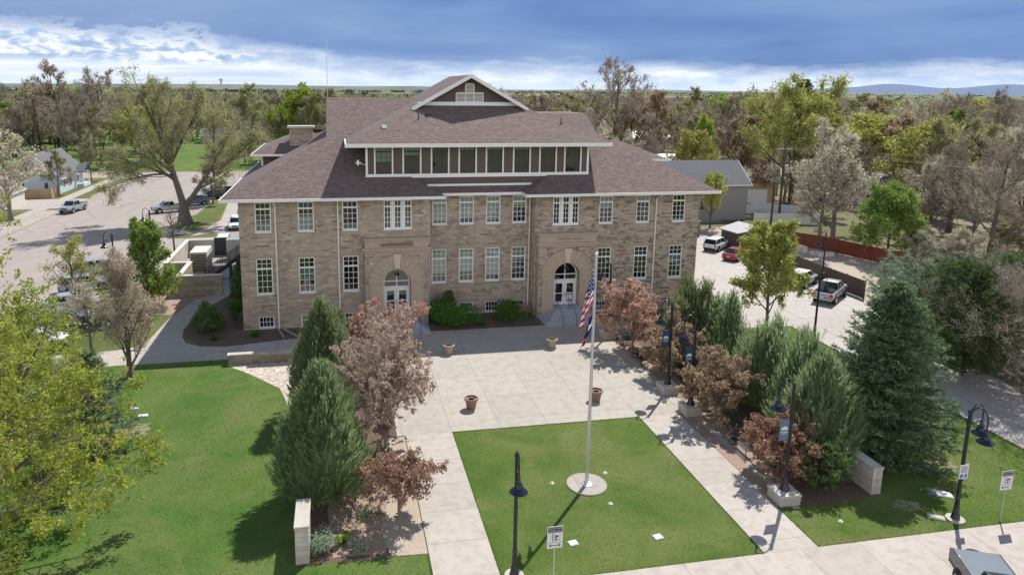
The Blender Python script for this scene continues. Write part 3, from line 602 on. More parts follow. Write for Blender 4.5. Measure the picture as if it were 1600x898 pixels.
# roofs
def pz(y, y0=58.5, z0=ZE): return z0+S1*(y-y0)
mb = MB(); XL, XR, Yf, Yb = -9.45, 34.55, 58.5, 88.8
mb.poly((XL, Yf, ZE), (8.88, Yf, ZE), (6.18, 61.2, pz(61.2)), (18.82, 61.2, pz(61.2)), (16.12, Yf, ZE), (XR, Yf, ZE), (25.7, Yf+8.85, pz(Yf+8.85)), (25.7, 70.97, pz(70.97)), (16.5, 70.97, pz(70.97)), (16.5, 73.65, pz(73.65)), (-1, 73.65, pz(73.65)), (-1, 66.95, pz(66.95)))
mb.poly((XL, Yf, ZE), (-1, 66.95, pz(66.95)), (-1, 80.35, pz(66.95)), (XL, Yb, ZE))
mb.poly((-1, 66.95, pz(66.95)), (-1, 73.65, pz(73.65)), (-1, 80.35, pz(66.95)))
mb.poly((-1, 73.65, pz(73.65)), (16.5, 73.65, pz(73.65)), (16.5, Yb, ZE), (XL, Yb, ZE), (-1, 80.35, pz(66.95)))
mb.poly((XR, Yf, ZE), (25.7, 67.35, pz(67.35)), (25.7, 79.95, pz(67.35)), (XR, Yb, ZE)); mb.poly((25.7, 67.35, pz(67.35)), (25.7, 70.97, pz(70.97)), (25.7, 76.4, pz(70.97)), (25.7, 79.95, pz(67.35)))
mb.poly((16.5, 70.97, pz(70.97)), (25.7, 70.97, pz(70.97)), (25.7, 76.4, pz(70.97)), (16.5, 76.4, pz(70.97))); mb.poly((16.5, 76.4, pz(70.97)), (25.7, 76.4, pz(70.97)), (25.7, 79.95, pz(67.35)), (XR, Yb, ZE), (16.5, Yb, ZE))
zc = ZE+S1
for s in (1, -1):
    X = lambda x: x if s == 1 else 25-x
    mb.poly((X(8.88), Yf, ZE), (X(8.88), 60.2, ZE), (X(7.88), 61.2, zc), (X(6.18), 61.2, pz(61.2)))
mb.poly((8.88, 60.2, ZE), (16.12, 60.2, ZE), (17.12, 61.2, zc), (7.88, 61.2, zc))
# dormer roof and the gabled roof above it
Z2, S2 = 15.75, .465; dz = lambda d: Z2+S2*d
mb.poly((.7, 60, Z2), (24.3, 60, Z2), (17.5, 66.8, dz(6.8)), (7.5, 66.8, dz(6.8)))
mb.poly((.7, 60, Z2), (7.5, 66.8, dz(6.8)), (7.5, 73.1, dz(6.8)), (.7, 66.67, Z2)); mb.poly((24.3, 60, Z2), (24.3, 66.67, Z2), (17.5, 73.1, dz(6.8)), (17.5, 66.8, dz(6.8)))
ZA, YG, YB = 21.75, 65.9, 79.5
for s in (1, -1): mb.poly((12.5, YG, ZA), (12.5, YB, ZA), (12.5-5.5*s, YB, 18.69), (12.5-5.5*s, YG, 18.69)); mb.poly((12.5-5.5*s, YG, 18.69-.12), (12.5-5.5*s, YB, 18.69-.12), (12.5, YB, ZA-.12), (12.5, YG, ZA-.12))
mb.poly((12.5, YB-.3, ZA-.1), (7.2, YB-.3, 15.5), (17.8, YB-.3, 15.5))
# side dormers
def side_dormer(x0, y0, z0, s, d=4.6, S3=.42, ln=15.):
    X = lambda a: x0+s*a
    mb.poly((X(0), y0, z0), (X(9.), y0, z0), (X(9.), y0+d, z0+S3*d), (X(d), y0+d, z0+S3*d)); mb.poly((X(0), y0, z0), (X(d), y0+d, z0+S3*d), (X(d), y0+ln-d, z0+S3*d), (X(0), y0+ln, z0)); mb.poly((X(0), y0+ln, z0), (X(d), y0+ln-d, z0+S3*d), (X(9), y0+ln-d, z0+S3*d), (X(9), y0+ln, z0))
side_dormer(-8.65, 74.2, 13.62, 1); side_dormer(33.6, 67.2, 13.5, -1, 4.2)
roof = mb.part('roof', 'roof_shingles', hall)
mb = MB()                                                    # white fascia and gutters
def fas(p, q, w=.14, h=.24): mb.beam((p[0], p[1], p[2]+.02), (q[0], q[1], q[2]+.02), w, h)
fas((XL, Yf, ZE), (8.95, Yf, ZE)); fas((16.05, Yf, ZE), (XR, Yf, ZE)); fas((8.88, Yf+.1, ZE), (8.88, 60.2, ZE)); fas((16.12, Yf+.1, ZE), (16.12, 60.2, ZE)); fas((8.8, 60.2, ZE-.005), (16.2, 60.2, ZE-.005))
fas((XL, Yf, ZE-.002), (XL, Yb, ZE-.002)); fas((XR, Yf, ZE-.002), (XR, Yb, ZE-.002)); fas((XL, Yb, ZE), (XR, Yb, ZE))
fas((.6, 60, Z2), (24.4, 60, Z2), .16, .3); fas((.7, 60.1, Z2-.003), (.7, 66.9, Z2-.003), .14, .28); fas((24.3, 60.1, Z2-.003), (24.3, 66.9, Z2-.003), .14, .28)
for s in (1, -1): fas((12.5, YG-.02, ZA+.03), (12.5-5.62*s, YG-.02, 18.69-.04), .1, .36)
fas((-8.65, 74.2, 13.62), (.3, 74.2, 13.62), .14, .2); fas((-8.65, 74.2, 13.618), (-8.65, 89.2, 13.618), .14, .2); fas((33.6, 67.2, 13.5), (24.6, 67.2, 13.5), .14, .2); fas((33.6, 67.2, 13.498), (33.6, 82.2, 13.498), .14, .2)
mb.part('gutter', 'gutter_white', hall)
mb = MB(); zs = 11.2
mb.box(XL+.05, 8.8, Yf+.05, YW, zs, zs+.02); mb.box(16.2, XR-.05, Yf+.05, YW, zs, zs+.02); mb.box(7.7, 17.3, 60.3, YC, zs-.003, zs+.017); mb.box(XL+.05, -8.2, YW, Yb-.1, zs, zs+.02); mb.box(33.2, XR-.05, YW, Yb-.1, zs, zs+.02)
mb.box(.8, 24.2, 60.1, 61.2, 15.5, 15.52); mb.box(.8, 2.4, 61.2, 68, 15.5, 15.52); mb.box(22.6, 24.2, 61.2, 68, 15.5, 15.52)
mb.part('soffit', 'soffit_paint', hall)
# dormer front
dorm = MB(); DX0, DX1, DY = 2.42, 22.58, 61.2
wx = [(3.22, 4.62), (5.68, 7.08), (8.17, 9.57), (10.64, 12.04), (13.1, 14.5), (15.6, 17.0), (18.05, 19.45), (20.4, 21.8)]
wall_holes(dorm, DX0, DX1, 11.8, 15.5, DY, [(a, b, 13.08, 15.42) for a, b in wx], .2)
for x in (DX0, DX1): dorm.poly((x, DY, 11.8), (x, 70, 11.8), (x, 70, 15.5), (x, DY, 15.5))
dr = dorm.part('dormer', 'brown_siding', hall)
mb = MB(); mb.box(DX0-.08, DX1+.08, DY-.07, DY-.002, 12.72, 13.06); mb.box(DX0-.06, DX0+.13, DY-.05, DY-.003, 13.06, 15.5); mb.box(DX1-.13, DX1+.06, DY-.05, DY-.003, 13.06, 15.5)
for a, b in wx: mb.box(a-.13, a, DY-.05, DY+.1, 13.06, 15.5); mb.box(b, b+.13, DY-.05, DY+.1, 13.06, 15.5)
mb.box(7.7, 17.3, DY-.06, DY-.002, 11.93, 12.12); mb.box(DX0+.02, 6.1, DY-.1, DY-.003, 12.66, 12.71); mb.box(18.9, DX1-.02, DY-.1, DY-.003, 12.66, 12.71)
mb.part('trim', 'white_paint', dr)
def dark_window(a, b, z0, z1, y, lit):
    mb = MB(); o = .07; mb.box(a, a+o, y+.05, y+.13, z0, z1); mb.box(b-o, b, y+.05, y+.13, z0, z1); mb.box(a, b, y+.05, y+.13, z0, z0+o); mb.box(a, b, y+.05, y+.13, z1-o, z1)
    zt = z1-.42; mb.box(a, b, y+.05, y+.13, zt-.07, zt+.07)
    for k in (1, 2): x = a+(b-a)*k/3; mb.box(x-.018, x+.018, y+.07, y+.12, zt, z1); mb.box(x-.014, x+.014, y+.075, y+.115, z0, zt)
    for k in range(1, 4+0): z = z0+(zt-z0)*k/4; mb.box(a, b, y+.07, y+.12, z-.014, z+.014)
    w_ = mb.part('window', 'dark_frame', hall)
    mb = MB(); mb.poly((a, y+.11, z0), (b, y+.11, z0), (b, y+.11, z1), (a, y+.11, z1)); mb.part('pane', 'window_glass', w_)
    if lit: mb = MB(); mb.poly((a+.05, y+.2, z1-lit), (b-.05, y+.2, z1-lit), (b-.05, y+.2, z1), (a+.05, y+.2, z1)); mb.part('blind', 'blind_fabric', w_)
for (a, b), l in zip(wx, (1.3, .75, 0, .3, .3, .3, 0, 0)): dark_window(a, b, 13.08, 15.42, DY, l)
mb = MB(); mb.box(2.6, 22.4, 61.7, 68, 12.9, 12.95); mb.box(2.6, 22.4, 68, 68.1, 12.9, 15.5); mb.box(2.5, 22.5, 61.5, 68, 15.45, 15.49); mb.part('attic_room', 'interior_paint', hall)
# gable
gb = MB(); gb.prism_y([(7.3, 18.85), (17.7, 18.85), (12.5, 21.68)], 66.75, 66.9); g_ = gb.part('gable', 'brown_siding', hall)
mb = MB(); mb.box(7.5, 17.5, 66.66, 66.749, 18.86, 19.2)
mb.box(11.2, 13.8, 66.68, 66.748, 19.2, 19.26)
def lattice(a, b, c, d):
    mb.box(a, a+.08, 66.66, 66.748, c, d); mb.box(b-.08, b, 66.66, 66.748, c, d); mb.box(a, b, 66.66, 66.748, d-.08, d)
lattice(11.15, 13.85, 19.26, 20.1); lattice(12.05, 12.95, 19.26, 20.95)
mb.part('trim', 'white_paint', g_)
mb = MB()
for k in range(13): z = 19.32+k*.125; x0, x1 = (11.23, 13.77) if z < 20.0 else (12.13, 12.87); mb.box(x0, x1, 66.70, 66.745, z, z+.06)
mb.part('louvre', 'gutter_white', g_)
# dormer flanks (side dormers)
for x0, x1, y, z0, z1, px in ((-7.75, -1.4, 75.4, 12.2, 13.5, -7.75), (25.6, 32.6, 68.4, 12.2, 13.4, 32.6)):
    mb = MB(); mb.box(x0, x1, y, y+12., z0, z1); sdm = mb.part('side_dormer', 'brown_siding', hall)
    mb = MB(); s = 1 if px < 0 else -1; mb.box(px-.04*s, px+.16*s, y-.05, y+.12, z0, z1+.02); mb.part('corner_post', 'white_paint', sdm)
mb = MB(); mb.box(-4.9, -2.5, 76.0, 77.3, 13.6, 16.2); ch = mb.part('chimney', 'pale_brick_chimney' if 0 else 'sandstone_wall', hall)
mb = MB(); mb.box(-5.1, -2.3, 75.8, 77.5, 16.2, 16.42); mb.part('cap', 'chimney_cap', ch)
# small things on the roof
for x, y, r, h in ((7.3, 64.2, .05, .55), (20.6, 63.4, .05, .6)):
    z = Z2+S2*(y-60); mb = MB(); mb.lathe((x, y, z-.05), [(r*2.6, 0), (r*1.2, .12), (r, .14), (r, h)], 8); mb.part('vent_pipe', 'dark_bronze', hall)
mb = MB(); mb.box(3.9, 4.3, 62.6, 62.95, Z2+S2*2.6, Z2+S2*2.6+.25); mb.part('roof_vent', 'white_paint', hall)
mb = MB(); mb.rbox((8.3, 64.8), .5, .3, .22, .3, Z2+S2*4.7); mb.part('roof_vent', 'dark_bronze', hall)
mb = MB(); mb.tube([(-.85, 73.6, 19.3), (-.85, 73.6, 25.2)], .03, 5); mb.part('antenna_mast', 'pole_aluminium', hall, True)
mb = MB(); mb.tube([(2.3, 61.0, 13.9), (1.7, 60.8, 14.1)], .03, 5); mb.box(1.62, 1.78, 60.72, 60.88, 13.9, 14.35); mb.box(1.45, 1.95, 60.78, 60.84, 14.08, 14.16); mb.part('antenna', 'white_paint', hall)
# downspouts
def spout(x, y, xt, yt, elbow=True):
    mb = MB(); mb.tube([(xt, yt, 11.2), (xt, yt+.1, 11.05), (x, y-.16, 10.75), (x, y-.1, 10.5), (x, y-.1, .25), (x, y-.35, .12)], .062, 8)
    mb.part('downspout', 'gutter_white', hall, True)
spout(-5.25, YW, -5.25, 58.6); spout(-.1, YW, -.1, 58.6); spout(28.85, YW, 28.85, 58.6); spout(17.14, YC-.05, 15.9, 60.2); spout(7.86, YC-.05, 9.1, 60.2)
mb = MB()
for s in (-1, 1): mb.beam((-5.2+.18*s, 59.6, .16), (-4.3+.5*s, 57.6, .16), .1, .2); mb.beam((-4.3+.5*s, 57.62, .158), (-4.1+.6*s, 57.0, .158), .1, .2)
struct('splash_channel', mb, 'kerb_concrete')
# entrance portals
def portal(cx, name_text, weathered):
    y0, y1, r, zs_ = 59.0, 59.76, 1.2, 3.85; X0, X1 = cx-2.72, cx+2.72
    fr = MB(); n = 24; arc = [(cx-r*cos(pi*i/n), zs_+r*sin(pi*i/n)) for i in range(n+1)]
    top = 6.75; fr.poly((X0, y0, -.3), (cx-r, y0, -.3), (cx-r, y0, zs_), (cx-r, y0, top), (X0, y0, top)); fr.poly((cx+r, y0, -.3), (X1, y0, -.3), (X1, y0, top), (cx+r, y0, top), (cx+r, y0, zs_))
    for i in range(n): (a, b), (c, d) = arc[i], arc[i+1]; fr.poly((a, y0, b), (c, y0, d), (c, y0, top), (a, y0, top)); fr.poly((a, y0, b), (a, y1, b), (c, y1, d), (c, y0, d))
    fr.poly((cx-r, y0, 0), (cx-r, y1, 0), (cx-r, y1, zs_), (cx-r, y0, zs_)); fr.poly((cx+r, y0, 0), (cx+r, y0, zs_), (cx+r, y1, zs_), (cx+r, y1, 0))
    for x in (X0, X1): fr.poly((x, y0, -.3), (x, y1, -.3), (x, y1, top), (x, y0, top))
    p_ = fr.part('portal', 'sandstone_wall', hall)
    ar = MB(); n = 13
    for i in range(n):                                       # voussoirs, each a block of its own
        if i == n//2: continue
        a0, a1 = pi*(i+.02)/n, pi*(i+.98)/n; steps = 4
        for q in range(steps):
            b0, b1 = a0+(a1-a0)*q/steps, a0+(a1-a0)*(q+1)/steps; ri, ro = 1.36, 2.32
            ar.prism_y([(cx-ri*cos(b0), zs_+ri*sin(b0)), (cx-ro*cos(b0), zs_+ro*sin(b0)), (cx-ro*cos(b1), zs_+ro*sin(b1)), (cx-ri*cos(b1), zs_+ri*sin(b1))], y0-.07, y0-.002)
    n = 32
    for ro, w, dp in ((2.46, .13, .13), (1.36, .14, .11)):       # raised roll mouldings
        for i in range(n):
            b0, b1 = pi*i/n, pi*(i+1)/n; ri = ro-w; ar.prism_y([(cx-ri*cos(b0), zs_+ri*sin(b0)), (cx-ro*cos(b0), zs_+ro*sin(b0)), (cx-ro*cos(b1), zs_+ro*sin(b1)), (cx-ri*cos(b1), zs_+ri*sin(b1))], y0-dp, y0-.003)
    ar.part('arch', 'portal_stone', p_)
    k = MB(); k.prism_y([(cx-.2, 5.15), (cx+.2, 5.15), (cx+.36, 6.42), (cx-.36, 6.42)], y0-.22, y0-.004); k.part('keystone', 'keystone_stone', p_, bevel=.02)
    for s in (-1, 1):
        pl = MB(); a, b = sorted((cx+s*1.22, cx+s*2.3)); pl.box(a, b, y0-.06, y0-.002, .0, 3.62); pl.box(a-.05, b+.05, y0-.12, y0-.003, 3.62, 3.84)
        pl.part('pilaster', 'portal_stone', p_)
    co = MB(); co.box(X0-.05, X1+.05, y0-.1, y1, 6.55, 6.72); co.box(X0-.14, X1+.14, y0-.2, y1, 6.72, 6.84); co.box(X0-.24, X1+.24, y0-.32, y1, 6.84, 6.98)
    co.box(X0, X1, y0-.02, y1, 6.98, 7.62); co.box(X0-.06, X1+.06, y0-.1, y1, 7.62, 7.7); co.box(X0-.16, X1+.16, y0-.2, y1, 7.7, 7.8)
    co.box(cx-1.5, cx+1.5, y0-.05, y0-.02, 7.05, 7.56); co.part('cornice', 'portal_stone', p_)
    if name_text:
        t = MB(); add_text(t, name_text, .36, (cx+.15, y0-.052, 7.3), 1.15, .006); t.part('lettering', 'bark_dark', p_)
    else:
        t = MB(); t.prism_y([(cx-1.42, 7.1), (cx+1.4, 7.1), (cx+1.4, 7.52), (cx+.9, 7.54), (cx+.3, 7.4), (cx-.5, 7.46), (cx-1.42, 7.36)], y0-.056, y0-.051); t.part('weathered_panel', 'stained_stone', p_)
    # door set
    d = MB(); r2 = 1.16; yd = 59.62; n = 24
    for i in range(n):
        b0, b1 = pi*i/n, pi*(i+1)/n; ri = r2-.11; d.prism_y([(cx-ri*cos(b0), zs_+ri*sin(b0)), (cx-r2*cos(b0), zs_+r2*sin(b0)), (cx-r2*cos(b1), zs_+r2*sin(b1)), (cx-ri*cos(b1), zs_+ri*sin(b1))], yd, yd+.1)
    d.box(cx-r2, cx-r2+.11, yd, yd+.1, .96, zs_); d.box(cx+r2-.11, cx+r2, yd, yd+.1, .96, zs_); d.box(cx-r2+.1, cx+r2-.1, yd+.003, yd+.1, 3.28, 3.4); d.box(cx-r2+.1, cx+r2-.1, yd+.003, yd+.1, 3.82, 3.9); d.box(cx-.04, cx+.04, yd+.004, yd+.1, 3.4, zs_+r2-.1)
    fr_ = d.part('door_frame', 'white_paint', hall)
    gl = MB(); arc = [(cx-1.1*cos(pi*i/20), zs_+1.1*sin(pi*i/20)) for i in range(21)]
    gl.poly(*([(x, yd+.06, z) for x, z in reversed(arc)]+[(cx-1.1, yd+.06, 3.3), (cx+1.1, yd+.06, 3.3)])); gl.part('fanlight', 'window_glass', fr_)
    for s in (-1, 1):
        a, b = sorted((cx+s*.015, cx+s*1.04)); z0, z1 = .98, 3.26; dd = MB(); st = .19
        dd.box(a, a+st, yd+.01, yd+.07, z0, z1); dd.box(b-st, b, yd+.01, yd+.07, z0, z1); dd.box(a+st, b-st, yd+.01, yd+.07, z0, z0+.28); dd.box(a+st, b-st, yd+.01, yd+.07, z1-.28, z1); dd.box(a+st, b-st, yd+.012, yd+.07, 2.02, 2.1)
        do = dd.part('door', 'white_paint', hall); pn = MB(); pn.poly((a+st, yd+.04, z0+.2), (b-st, yd+.04, z0+.2), (b-st, yd+.04, z1-.2), (a+st, yd+.04, z1-.2)); pn.part('pane', 'window_glass', do)
        h_ = MB(); h_.tube([(cx+s*.12, yd-.06, 1.75), (cx+s*.12, yd-.06, 2.15)], .018, 6); h_.part('handle', 'dark_bronze', do)
        if s == 1 and name_text:
            nn = MB(); nn.box(a+st+.05, b-st-.05, yd+.025, yd+.035, 1.35, 1.92); nn.part('notice', 'sign_white', do)
    # pendant lamp in the arch
    l = MB(); l.tube([(cx+.05, 59.3, 5.02), (cx+.05, 59.3, 4.75)], .02, 6); l.lathe((cx+.05, 59.3, 4.45), [(.22, 0), (.21, .03), (.08, .16), (.05, .3)], 12); l.part('porch_lamp', 'dark_bronze', hall, True)
    # steps
    for_ = MB()
    for k in range(6):
        z = .16*(k+1); for_.box(X0+.1+.27*k, X1-.1-.27*k, 56.4+.34*k, 59.6 if k == 5 else 58.99, -.1, z-.0005*k)
    for_.box(cx-r+.01, cx+r-.01, 58.98, 59.95, 0, .955)
    for_.part('steps', 'grey_steps', hall, bevel=.012)
    for q, x in enumerate((cx-1.1, cx+.15, cx+1.75)):
        ld = ('left of the doors', 'in the middle of the steps', 'right of the doors')[q]; side = 'east' if name_text else 'west'
        h_ = MB(); h_.tube([(x, 58.75, .96), (x, 58.75, 1.86), (x, 58.2, 1.86), (x, 56.6, .98), (x, 56.35, .96), (x, 56.35, .04)], .026, 8); h_.tube([(x, 58.2, .96), (x, 58.2, 1.86)], .022, 6)
        r_ = empty('handrail', (x, 57.5, 0), 'black handrail %s, at the %s' % (ld, 'TOWN HALL entrance' if name_text else 'entrance behind the pink crabapple'), 'handrail', 'handrails on the entrance steps')
        h_.part('rail', 'black_metal', r_, True)
        h_ = MB(); h_.lathe((x, 56.35, .04), [(.06, 0), (.06, .02)], 10); h_.lathe((x, 58.2, .96), [(.06, 0), (.06, .02)], 10); h_.part('foot_plate', 'black_metal', r_)
portal(20.2, 'TOWN HALL', False); portal(4.82, None, True)
# ---------------------------------------------------------------- plants
def nrm(a): return a/np.maximum(np.linalg.norm(a, axis=-1, keepdims=True), 1e-9)
def perp(d, rng):
    r = rng.normal(size=d.shape); r -= d*(r*d).sum(1, keepdims=True); return nrm(r)
def grow(rng, roots, specs):
    """levels of curved branches; a level = dict of start P, direction D, length L, radius R, bend B"""
    lv = [roots]
    for k, t0, t1, ang, jit, lr, rr, up, bend in specs:
        p = lv[-1]; n = len(p['L'])*k; idx = np.repeat(np.arange(len(p['L'])), k)
        t = t0+(t1-t0)*(np.tile(np.arange(k), len(p['L']))+rng.random(n))/k
        D, L, B, P = p['D'][idx], p['L'][idx], p['B'][idx], p['P'][idx]
        pos = P+D*(L*t)[:, None]+B*(L*t*t)[:, None]; tan = nrm(D+2*B*t[:, None])
        a = np.radians(ang+jit*rng.normal(size=n)); d = tan*np.cos(a)[:, None]+perp(tan, rng)*np.sin(a)[:, None]; d[:, 2] += up; d = nrm(d)
        Ln = L*lr*(1.15-.55*t)*rng.uniform(.7, 1.25, n); R = np.maximum(p['R'][idx]*(1-.65*t)*rr, .006)
        b = rng.normal(size=(n, 3))*bend*.5; b[:, 2] += bend*.6*np.sign(up if up else 1)
        lv.append(dict(P=pos, D=d, L=Ln, R=R, B=b))
    return lv
def tubes(lv, segs, sides, taper=.75):
    """vectorised swept branches; sides=1 gives a flat ribbon"""
    n = len(lv['L']); t = np.linspace(0, 1, segs+1); P, D, L, B, R = (lv[k] for k in 'PDLBR')
    c = P[:, None]+D[:, None]*(L[:, None]*t)[..., None]+B[:, None]*(L[:, None]*t*t)[..., None]
    tan = nrm(D[:, None]+2*B[:, None]*t[None, :, None]); ref = np.where(np.abs(D[:, 2:3]) < .8, [[0, 0, 1.]], [[1., 0, 0]])
    a = nrm(np.cross(tan, ref[:, None])); b = np.cross(tan, a); r = R[:, None]*(1-taper*t)
    if sides == 1:
        v = np.stack([c-a*r[..., None], c+a*r[..., None]], 2).reshape(-1, 3); w = 2
        base = (np.arange(n)[:, None]*(segs+1)+np.arange(segs))*2
        f = np.stack([base, base+1, base+3, base+2], -1).reshape(-1, 4)
    else:
        an = 2*pi*np.arange(sides)/sides
        v = (c[:, :, None]+(a[:, :, None]*np.cos(an)[None, None, :, None]+b[:, :, None]*np.sin(an)[None, None, :, None])*r[:, :, None, None]).reshape(-1, 3)
        base = ((np.arange(n)[:, None]*(segs+1)+np.arange(segs))*sides)[..., None]; k = np.arange(sides); k2 = (k+1) % sides
        f = np.stack([base+k, base+k2, base+sides+k2, base+sides+k], -1).reshape(-1, 4)
    return v, f
def blades(P, D, L, W, rng, taper=.35):
    """flat leaf blades from P along D"""
    s = perp(D, rng)*(W/2)[:, None]; q = P+D*L[:, None]; m = P+D*(L*.5)[:, None]
    v = np.stack([P-s*taper, P+s*taper, m+s, q+s*taper*.4, q-s*taper*.4, m-s], 1).reshape(-1, 3)
    b = np.arange(len(P))[:, None]*6; return v, b+np.array([[0, 1, 2, 3, 4, 5]])
def quads(P, S, rng, up=.5):
    """leaf sized quads, tilted"""
    n = nrm(rng.normal(size=P.shape)+[0, 0, up]); a = perp(n, rng); b = np.cross(n, a); S = np.broadcast_to(S, (len(P),)); a = a*S[:, None]*.5; b = b*S[:, None]*.36
    v = np.stack([P-a, P+b, P+a, P-b], 1).reshape(-1, 3); f = np.arange(len(P))[:, None]*4+np.array([[0, 1, 2, 3]]); return v, f
def np_mesh(name, chunks, mats):
    """chunks: (verts, faces, material index); faces of one chunk have the same corner count"""
    V = np.concatenate([c[0] for c in chunks]); off = 0; li = []; ls = []; mi = []; st = 0
    for v, f, m_ in chunks:
        li.append((f+off).ravel()); k = f.shape[1]; ls.append(st+np.arange(len(f))*k); st += f.size; mi.append(np.full(len(f), m_)); off += len(v)
    li = np.concatenate(li).astype(np.int32); ls = np.concatenate(ls).astype(np.int32); mi = np.concatenate(mi).astype(np.int32)
    me = bpy.data.meshes.new(name); me.vertices.add(len(V)); me.vertices.foreach_set('co', V.astype(np.float32).ravel())
    me.loops.add(len(li)); me.loops.foreach_set('vertex_index', li); me.polygons.add(len(ls)); me.polygons.foreach_set('loop_start', ls)
    for mt in mats: me.materials.append(MATS[mt])
    me.polygons.foreach_set('material_index', mi); me.update(calc_edges=True); return me
def pts_on(lv, n, rng, t0=.2, t1=1.):
    k = rng.integers(0, len(lv['L']), n); t = rng.uniform(t0, t1, n)
    return lv['P'][k]+lv['D'][k]*(lv['L'][k]*t)[:, None]+lv['B'][k]*(lv['L'][k]*t*t)[:, None]
def tree_mesh(seed, H, trunk_h, tr, limbs, limb_len, specs, bark, twig, leafm=None, nleaf=0, lsize=.1, spread=.1, limb_ang=45, twig_r=.02, roots=None, flat=None, clip=None, twig_sides=1):
    """returns trunk mesh, crown mesh (origin at the foot)"""
    rng = np.random.default_rng(seed); ch = []
    if roots is None:
        T = dict(P=np.array([[0, 0, -.1]]), D=nrm(np.array([[rng.normal()*.03, rng.normal()*.03, 1.]])), L=np.array([H*.86]), R=np.array([tr]), B=rng.normal(size=(1, 3))*.02)
        t = np.linspace(trunk_h/H/.86, .96, limbs); n = limbs; pos = T['P']+T['D']*(T['L']*t)[:, None]+T['B']*(T['L']*t*t)[:, None]
        az_ = np.arange(n)*2.4+rng.uniform(0, .6, n); a = np.radians(limb_ang*(1.1-.5*t)+rng.normal(size=n)*6)
        d = np.stack([np.sin(a)*np.cos(az_), np.sin(a)*np.sin(az_), np.cos(a)], 1); ll = limb_len*(1.1-.62*np.linspace(0, 1, n))*rng.uniform(.8, 1.15, n)
        R1 = dict(P=pos, D=d, L=ll, R=np.full(n, tr*.42)*(1.1-.7*t), B=np.stack([rng.normal(size=n)*.08, rng.normal(size=n)*.08, np.full(n, .12)], 1)); v, f = tubes(T, 10, 9, .8)
    else:
        T, R1 = roots(rng); v, f = tubes(T, 10, 10, .35)
    fl = v[:, 2] < tr*2; v[fl, :2] *= (1+(tr*2-v[fl, 2:3])/(tr*2)*.35)
    ch.append((v, f, 0)); v, f = tubes(R1, 7, 7, .72); ch.append((v, f, 0))
    lv = grow(rng, R1, specs)
    if len(lv) > 2: v, f = tubes(lv[1], 5, 5, .7); ch.append((v, f, 0))
    trunk = np_mesh('trunk', ch, [bark]); cr = []
    for i, l in enumerate(lv[2:] if len(lv) > 2 else lv[1:]):
        last = i == len(lv)-3
        if i == 0 and not last: v, f = tubes(l, 4, 3, .7)
        else: l = dict(l); l['R'] = np.maximum(l['R'], twig_r if last else twig_r*1.3); v, f = tubes(l, 3, twig_sides, .6)
        cr.append((v, f, 0))
    if nleaf:
        l = lv[-1]; P = pts_on(l, nleaf, rng)+rng.normal(size=(nleaf, 3))*spread; v, f = quads(P, lsize*rng.uniform(.45, 1.7, nleaf), rng); cr.append((v, f, 1))
    crown = np_mesh('crown', cr, [twig]+([leafm] if leafm else [])); return trunk, crown
def plant(name, label, cat, loc, meshes, rz=0., sc=1., group=None, names=('trunk', 'crown')):
    e = empty(name, (loc[0], loc[1], loc[2] if len(loc) > 2 else 0.), label, cat, group, rz); e.scale = (sc,)*3 if isinstance(sc, (int, float)) else sc
    for nm, me in zip(names, meshes):
        o = bpy.data.objects.new(nm, me); COL.objects.link(o); o.parent = e
    return e
# specs: children, t0, t1, angle, jitter, length ratio, radius ratio, up, bend
SP_BARE = [(7, .25, 1., 42, 10, .55, .5, .10, .12), (7, .2, 1., 38, 12, .5, .5, .06, .12), (6, .15, 1., 36, 14, .55, .5, .05, .1), (5, .1, 1., 34, 15, .62, .6, .02, .05)]
SP_LEAF = [(6, .2, 1., 45, 10, .55, .5, .08, .1), (6, .15, 1., 42, 12, .5, .5, .05, .1), (4, .2, 1., 40, 15, .55, .5, .0, .05)]
def bare(seed, H, bark='bark_grey', twig='grey_twig', leafm=None, nleaf=0, lsize=.22, trunk_h=.22, ll=.42, ang=48, tw=.02, sp=None, spread=.25, limbs=9):
    return tree_mesh(seed, H, H*trunk_h, H*.022, limbs, H*ll, sp or SP_BARE, bark, twig, leafm, nleaf, lsize, spread, ang, tw)
